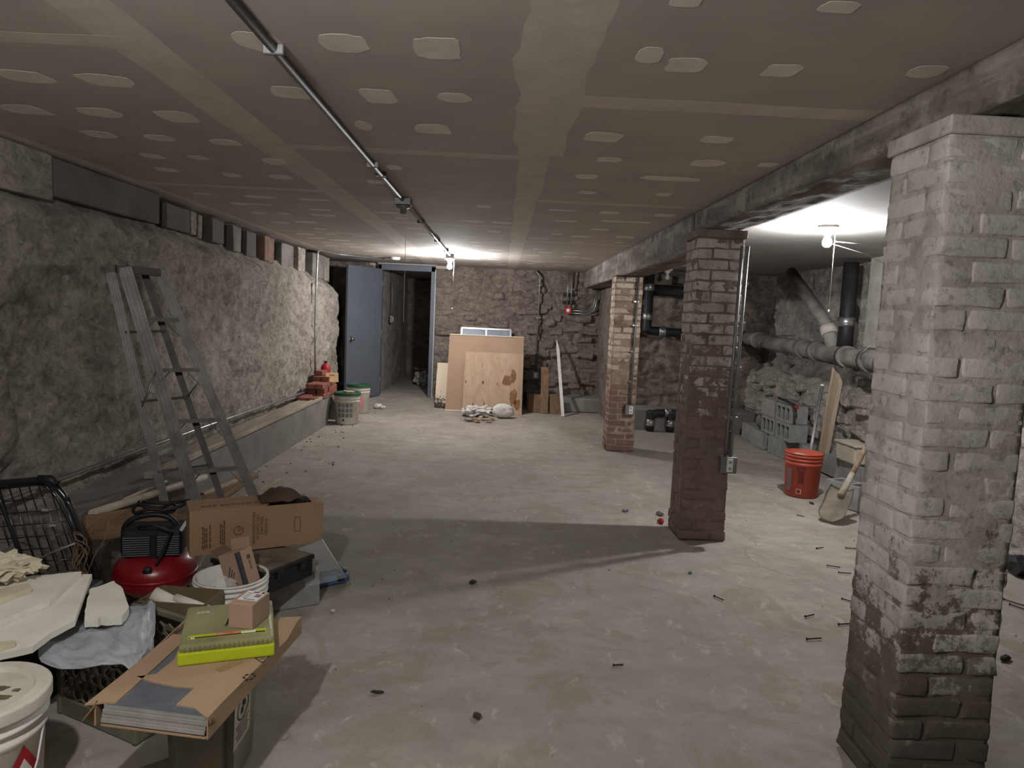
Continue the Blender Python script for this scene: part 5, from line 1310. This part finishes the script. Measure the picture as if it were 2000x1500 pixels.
# plastic sheet draped over the crate
ROWS = [[(78, 1218, 2.34), (128, 1206, 2.37), (165, 1210, 2.38), (205, 1212, 2.40), (236, 1186, 2.46), (262, 1180, 2.48), (282, 1180, 2.49), (292, 1170, 2.50), (302, 1176, 2.50)],
        [(60, 1236, 2.25), (120, 1228, 2.28), (165, 1226, 2.28), (205, 1222, 2.30), (236, 1214, 2.32), (262, 1208, 2.34), (282, 1206, 2.36), (296, 1210, 2.38), (303, 1216, 2.38)],
        [(74, 1256, 2.16), (120, 1254, 2.18), (165, 1252, 2.18), (205, 1252, 2.18), (236, 1250, 2.18), (262, 1246, 2.20), (282, 1244, 2.22), (294, 1244, 2.24), (302, 1250, 2.26)],
        [(74, 1280, 2.09), (120, 1286, 2.08), (165, 1284, 2.07), (205, 1278, 2.06), (236, 1278, 2.06), (262, 1282, 2.06), (278, 1280, 2.08), (288, 1278, 2.12), (296, 1276, 2.16)],
        [(80, 1292, 2.07), (120, 1304, 2.05), (165, 1302, 2.03), (205, 1296, 2.02), (236, 1296, 2.02), (258, 1310, 2.00), (266, 1302, 2.04), (274, 1290, 2.08), (284, 1284, 2.12)]]
CP = [[atY(*p) for p in r] for r in ROWS]
def cr_(p0, p1, p2, p3, t): return .5*((2*p1)+(p2-p0)*t+(2*p0-5*p1+4*p2-p3)*t*t+(3*p1-p0-3*p2+p3)*t*t*t)
def spline(P, t):
    n = len(P)-1; k = min(n-1, int(t*n)); f = t*n-k; g = lambda i: P[max(0, min(n, i))]
    return cr_(g(k-1), g(k), g(k+1), g(k+2), f)
def sheet_pt(u, v):
    p = spline([spline(r, u) for r in CP], v)
    e = math.sin(PI*min(1, max(0, v)))*.7+.3
    q = Vector((u*5, v*3.2, 0))
    w = abs(noise.noise(q+Vector((3, 1, 0))))*.030+(.5-abs(noise.noise(q*1.7+Vector((9, 4, 0)))))*.018+(.4-abs(noise.noise(Vector((u*8+v*5, u*3-v*6, 2)))))*.010
    return p+Vector((0, -.5, .8))*(w*e-.012)
mb = MB(); mb.grid(sheet_pt, 96, 56); ps = CP[2][4].copy(); ps.z = .28
bmesh.ops.solidify(mb.bm, geom=mb.bm.faces[:], thickness=.0015)
t = NT('milky_plastic_sheet'); c_ = t.ramp(t.noise(8, 6), [(.3, rgb(204, 208, 211)), (.7, rgb(222, 225, 228))]); t.bump(t.noise(18, 5, .6, (1, 1, 1), 1.2), .5, .01)
t.b.inputs['Transmission Weight'].default_value = 0
o = mb.build('plastic_sheet', t.fin(c_, .32, 0, .5), off=ps); o.location = ps
tag(o, 'crumpled milky plastic bag draped over the milk crate', 'bag')
# folding wire cart
BLKM = M('black_gloss_tube', rgb(30, 30, 31), rgb(22, 22, 23), 6, .25, spec=.6)
Yc = 2.95
G = lambda x, y, dy=0: atY(x, y, Yc+dy)
cb0 = G(60, 1120); cb0.z = 0
wc = thing('wire_cart', 'black tubular folding cart with wire mesh by the left wall', 'cart', cb0)
def rel(pts): return [Vector(p)-cb0 for p in pts]
MB().tube(rel(bent([G(-120, 952), G(92, 936), G(122, 962), G(140, 990), G(186, 1120), G(205, 1190)], .05)), .0135, 10).build('outer_tube', BLKM, wc)
MB().tube(rel(bent([G(-120, 966, .02), G(86, 944, .02), G(110, 968, .02), G(137, 1022, .02), G(165, 1100, .02), G(190, 1190, .02)], .04)), .0075, 8).build('inner_tube', BLKM, wc)
MB().tube(rel([G(-10, 955, .01), G(2, 982, .01), G(28, 1050, .01), G(50, 1116, .01), G(70, 1190, .01)]), .009, 8).build('side_tube', BLKM, wc)
MB().tube(rel([G(76, 936, -.004), G(98, 936, -.004), G(112, 946, -.004)]), .018, 10).build('foam_grip', BLACK, wc)
for k in range(10):
    t_ = k/9; xa = -60+175*t_; MB().tube(rel([G(xa, 955-8*t_+abs(t_-.9)*2, .015), G(xa+62, 1130, .015)]), .0028, 6).build('mesh_wire', BLKM, wc)
for k in range(7):
    t_ = k/6; ya = 972+24*k; MB().tube(rel([G(-60, ya+14, .015), G(112+9.5*k*1.1, ya-2, .015)]), .0028, 6).build('mesh_wire', BLKM, wc)
TAGM = M('dull_label', rgb(150, 146, 132), None, 6, .6)
for (x, y) in ((88, 996), (103, 1026)): MB().box(G(x, y, -.004)-cb0, (.026, .004, .010)).build('wire_tag', TAGM, wc)
MB().tube(rel([G(70, 1096, -.02), G(100, 1080, -.02), G(150, 1060, -.02)]), .006, 6).build('cross_bar', STEELD, wc)
# hanging string bundle
sbp = G(160, 1045, -.05)
sg = thing('string_bundle', 'loose bundle of brown cord hanging on the wire cart', 'cord', sbp)
STR = M('brown_cord', rgb(122, 100, 78), rgb(94, 76, 58), 20, .9)
for k in range(5):
    c_ = Vector((.012*k-.02, -.01*k, -.03-.01*k)); rx, rz = random.uniform(.012, .03), random.uniform(.05, .085)
    pts = [c_+Vector((rx*math.cos(a)+.012*math.sin(3*a), .012*math.sin(a*2+k), rz*math.sin(a)-.03)) for a in [2*PI*i/20 for i in range(20)]]
    MB().tube(pts, .0024, 6, closed=True).build('cord_loop', STR, sg)
MB().tube([Vector((.02, 0, .02)), Vector((.06, .02, .06)), Vector((.10, .03, .07)), Vector((.085, .02, -.02)), Vector((.05, .0, -.09)), Vector((.035, -.02, -.15))], .0024, 6).build('cord_end', STR, sg)

# ---------------------------------------------------------------- debris on the floor
NAIL = M('rusty_nail', rgb(72, 58, 50), rgb(56, 46, 40), 20, .7, metal=.3)
def nail(px, py, qx, qy, label):
    a, b = atZ(px, py, .004), atZ(qx, qy, .004); c = (a+b)/2
    r = thing('nail', label, 'nail', c, 0, 'nails scattered on the floor')
    d_ = (b-a)/2
    MB().tube([-d_, d_], .0034, 6).build('shank', NAIL, r)
    MB().tube([-d_*1.03, -d_*.97], .007, 8).build('head', NAIL, r)
NAILS = [(1595, 1071, 1608, 1069), (1652, 1070, 1677, 1072), (1615, 1104, 1641, 1108), (1638, 1118, 1662, 1120), (1644, 1169, 1664, 1175), (1573, 1204, 1590, 1200), (1638, 1219, 1662, 1218), (1576, 1248, 1604, 1246), (1395, 1164, 1413, 1172), (1557, 1006, 1571, 1009), (1198, 1299, 1217, 1298), (1960, 1170, 2004, 1184), (1972, 1180, 2010, 1193)]
desc = ['nail nearest the shovel on the open floor', 'nail touching the nearest pillar edge below the shovel', 'longest nail in the upper group left of the nearest pillar', 'short nail just below the longest one by the pillar', 'slanted nail half hidden at the nearest pillar edge', 'nail with visible head in the middle of the right floor', 'level nail beside the lower part of the nearest pillar', 'lowest level nail on the right floor', 'slanted nail alone below the middle pillar', 'thin nail below the orange bucket', 'nail alone on the near middle floor', 'upper dark nail right of the nearest pillar', 'lower dark nail right of the nearest pillar']
for n_, l_ in zip(NAILS, desc): nail(*n_, l_)
def chip(px, py, s_, mat, label, name='debris_chip', cat='debris', sq=(1.3, .9, .5), seed=0, group=None):
    c = atZ(px, py, 0); c.z = floor_z(c.x, c.y)
    mb = MB().ball((0, 0, s_*sq[2]*.7), s_, 2, sq, .6, 1.6, seed)
    for v in mb.bm.verts: v.co.z = max(-.001, v.co.z)
    o = mb.build(name, mat, smooth=False); o.location = c; o.rotation_euler = (0, 0, seed)
    return tag(o, label, cat, group)
DK = M('dark_debris', rgb(74, 64, 56), rgb(52, 45, 40), 20, .9)
chip(923, 1138, .018, DK, 'dark scrap in the pillar shadow at mid floor', seed=1)
chip(932, 1402, .016, DK, 'dark crumb on the near middle floor', seed=2)
chip(737, 1353, .012, DK, 'small dark sliver on the near left floor', seed=3, sq=(2, .6, .5))
chip(1222, 998, .024, M('violet_scrap', rgb(62, 54, 76), rgb(150, 146, 150), 20, .7), 'dark violet scrap left of the middle pillar base', seed=4)
chip(1288, 1005, .026, M('grey_scrap', rgb(104, 104, 96), rgb(64, 64, 60), 20, .7), 'grey metal scrap left of the middle pillar base', seed=5, sq=(1.5, .8, .5))
chip(1290, 1022, .024, RED, 'small red cap left of the middle pillar base', name='red_scrap', cat='scrap', seed=6, sq=(1, 1, .8))
chip(1348, 1119, .012, M('teal_scrap', rgb(96, 130, 136), None, 10, .6), 'tiny teal scrap below the middle pillar', seed=7)
chip(1585, 983, .018, DK, 'brown crumb at the foot of the orange bucket', seed=8, sq=(1.6, .8, .4))
chip(1422, 905, .03, WHITE, 'white scrap just right of the middle pillar', seed=9, sq=(1.5, .8, .3))
chip(1963, 1288, .022, DK, 'dark scrap on the floor right of the nearest pillar', seed=10, sq=(1.6, .7, .5))
chip(650, 1194, .010, WHITE, 'tiny white chip below the blue case', seed=11)
chip(1990, 1120, .07, IRON, 'dark lump at the right edge behind the nearest pillar', seed=12, sq=(1.0, 1.4, 1.0))
CR = M('dirt_crumb', rgb(116, 104, 92), rgb(90, 80, 70), 20, .95)
cm = [MB().ball((0, 0, .25), 1, 1, (1.2, .8, .5), .6, 1.7, i).mesh('dirt_crumb', CR) for i in range(5)]
k = 0
def crumb(x, y, s_):
    o = bpy.data.objects.new('dirt_crumb', cm[random.randrange(5)]); COL.objects.link(o); o.location = (x, y, floor_z(x, y)-.001); o.scale = (s_, s_, s_); o.rotation_euler = (0, 0, random.uniform(0, 6))
    tag(o, 'small dirt crumb scattered on the concrete floor', 'crumb', 'dirt crumbs on the floor')
for i in range(60):
    crumb(-2.02+abs(random.gauss(0, .28)), random.uniform(5.3, 9.8), random.uniform(.004, .012))
for i in range(50):
    crumb(random.uniform(-1.5, 1.15), random.uniform(1.9, 9.9), random.uniform(.0025, .006))
for i in range(24):
    crumb(random.uniform(1.55, 2.8), random.uniform(2.2, 6.5), random.uniform(.0025, .006))
